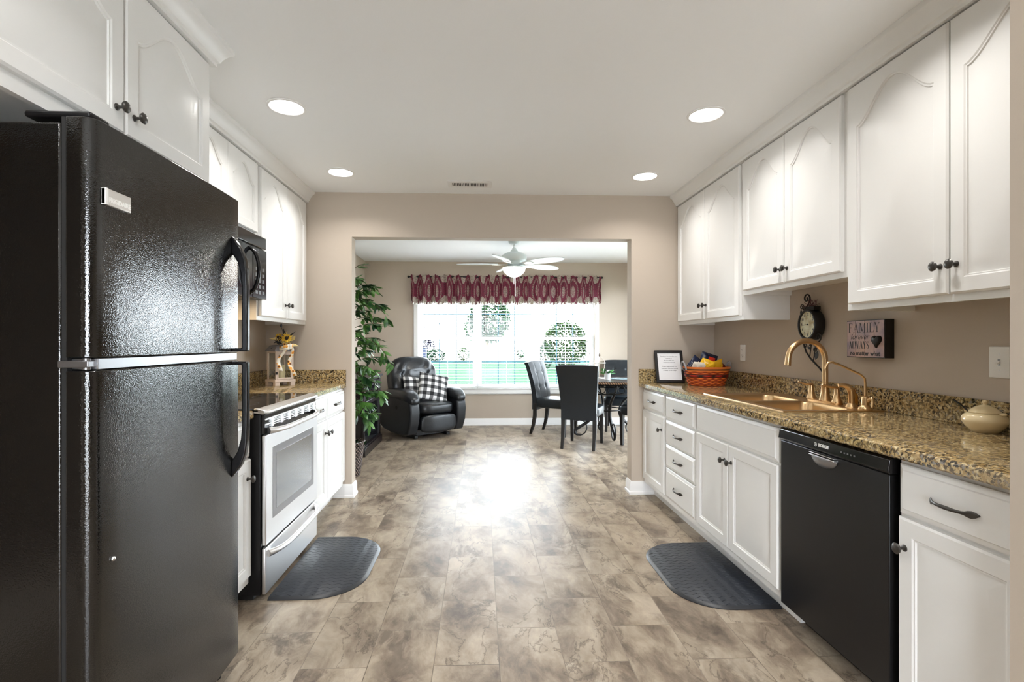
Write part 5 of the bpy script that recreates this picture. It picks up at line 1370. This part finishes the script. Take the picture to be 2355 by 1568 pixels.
MB().lathe([(0, 0), (.036, 0), (.042, .085), (.037, .085), (.034, .07), (0, .07)], (1.615, 6.33, TZ+.001), n=24).build('pot', M['galv'], t)
mb = MB(); mw = MB()
for i in range(34):
    a = rp.uniform(0, 6.28); leaf(mb, Vector((1.615 + .015*math.cos(a), 6.33 + .015*math.sin(a), TZ+.07)), Vector((math.cos(a), math.sin(a), rp.uniform(.2, 1.6))), rp.uniform(.06, .11), .034)
mb.build('leaves', make_leafmat('bright_green_leaves', (.03, .22, .04), (.12, .45, .08)), t, recalc=False)
for i in range(7):
    a = rp.uniform(0, 6.28); mw.ball((1.615 + .045*math.cos(a), 6.33 + .045*math.sin(a), TZ+rp.uniform(.10, .145)), .017, 8)
mw.build('blossoms', M['paper'], t)

# ---------------------------------------------------------------- the garden outside
GZ = -.22
struct(box('lawn', M['lawn'], -60, 70, -20, 40, GZ-.1, GZ))
struct(box('rear_bounce_slab', M['concrete'], -6, 9, -9, -2.46, GZ-.05, GZ+.18))  # unseen slab added to bounce daylight through the rear opening onto the ceiling
struct(box('window_bounce_slab', M['concrete'], -7, 13, 7.65, 15, GZ-.05, GZ+.04))  # unseen pale slab added below the window to bounce light onto the dining ceiling
struct(box('street', M['concrete'], -90, 110, 40, 150, GZ-.1, GZ))
rg = random.Random(9)
def foliage_ball(mb, c, r, n, L, sq=1.0):
    c = Vector(c)
    for i in range(n):
        while True:
            p = Vector((rg.uniform(-1, 1), rg.uniform(-1, 1), rg.uniform(-1, 1)))
            if .25 < p.length < 1: break
        p = p.normalized()*(.55 + .45*p.length)
        q = c + Vector((p.x*r[0], p.y*r[1], p.z*r[2]))
        leaf(mb, q, Vector((rg.uniform(-1, 1), rg.uniform(-1, 1), rg.uniform(-.8, .6))), L*rg.uniform(.7, 1.3), L*.6, rg)
def bush(label, x, y, wd, ht, mt, n=500, L=.16, name='garden_shrub', z0=None, grp='shrubs beyond the lawn'):
    t = thing(name, label, 'shrub', (x, y, GZ), grp)
    mb = MB(); foliage_ball(mb, (x, y, GZ + ht*.52), (wd/2, wd/2*.8, ht*.5), n, L); mb.build('foliage', mt, t, recalc=False)
    MB().tube([(x, y, GZ), (x, y, GZ+ht*.5)], .04, 6).build('stem', M['bark'], t)
def at(u, y): 
    tt = (u-1151)/1150; k = (math.tan(YAW)+tt)/(1-tt*math.tan(YAW)); return k*y
t = thing('garden_tree', 'leafy green tree with a thin trunk seen through the middle window', 'tree', (at(1119, 44), 44, GZ))
x = at(1119, 44)
MB().tube([(x, 44, GZ), (x+.05, 44, 1.0), (x-.05, 44, 2.5), (x, 44, 4.2)], [.17, .14, .11, .05], 8).tube([(x, 44, 1.2), (x+.9, 44, 2.4)], .06, 6).tube([(x, 44, 1.3), (x-.8, 44, 2.5)], .06, 6).build('trunk', M['bark'], t)
mb = MB(); foliage_ball(mb, (x+.3, 44, 3.35), (1.75, 1.5, 2.1), 3200, .28); foliage_ball(mb, (x-1.1, 44, 2.6), (.9, .8, 1.2), 600, .24)
mb.build('crown', M['tree'], t, recalc=False)
bush('large pale green bush seen through the right window', at(1300, 30), 30, 2.7, 2.7, M['shrub_pale'], 2600, .20)
bush('dark green bush seen low through the right window, left of the large bush', at(1254, 27), 27, 1.0, 1.45, M['shrub'], 700, .13)
bush('long dark clipped hedge seen low through the left window', at(1002, 38), 38, 1.6, .95, M['shrub'], 900, .13)
bush('dark purple-leaved bush seen at the left edge of the left window', at(984, 40), 40, 1.2, 1.75, M['purple'], 700, .16)
bush('round clipped green bush seen through the left window, right of the hedge', at(1066, 39), 39, .95, 1.1, M['shrub_pale'], 700, .12)
bush('small square green bush seen low in the middle window', at(1197, 42), 42, .75, .85, M['shrub'], 400, .12)
bush('pink flowering bush seen through the middle window', at(1182, 60), 60, 1.3, 1.7, M['pink'], 500, .14)
o = MB().box(at(974, 36)-.22, at(974, 36)+.22, 35.8, 36.2, GZ, GZ+1.0).box(at(974, 36)-.25, at(974, 36)+.25, 35.75, 36.2, GZ+1.0, GZ+1.06).build('wheeled_bin', M['blue_bin'], origin=(at(974, 36), 36, GZ), bevel=.03)
tag(o, 'dark blue bin at the left edge of the left window, by the purple bush', 'bin')
hx = at(1001, 70)
t = thing('neighbour_house', 'white gabled house across the street seen through the left window', 'house', (hx, 74, GZ))
MB().prism([(hx-4.5, GZ), (hx+3.2, GZ), (hx+3.2, 2.2), (hx, 4.05), (hx-4.5, 1.7)], 'Y', 70, 79).build('wall', M['house'], t)
for sx, x1, z1 in ((-1, hx-4.7, 1.6), (1, hx+3.5, 2.0)):
    MB().prism([(hx, 4.05), (x1, z1), (x1, z1+.12), (hx, 4.22)], 'Y', 69.7, 79.3).build('roof', M['roof'], t)
MB().box(hx+1.6, hx+1.95, 69.95, 70.02, .2, .9).build('window', M['steel_dark'], t)
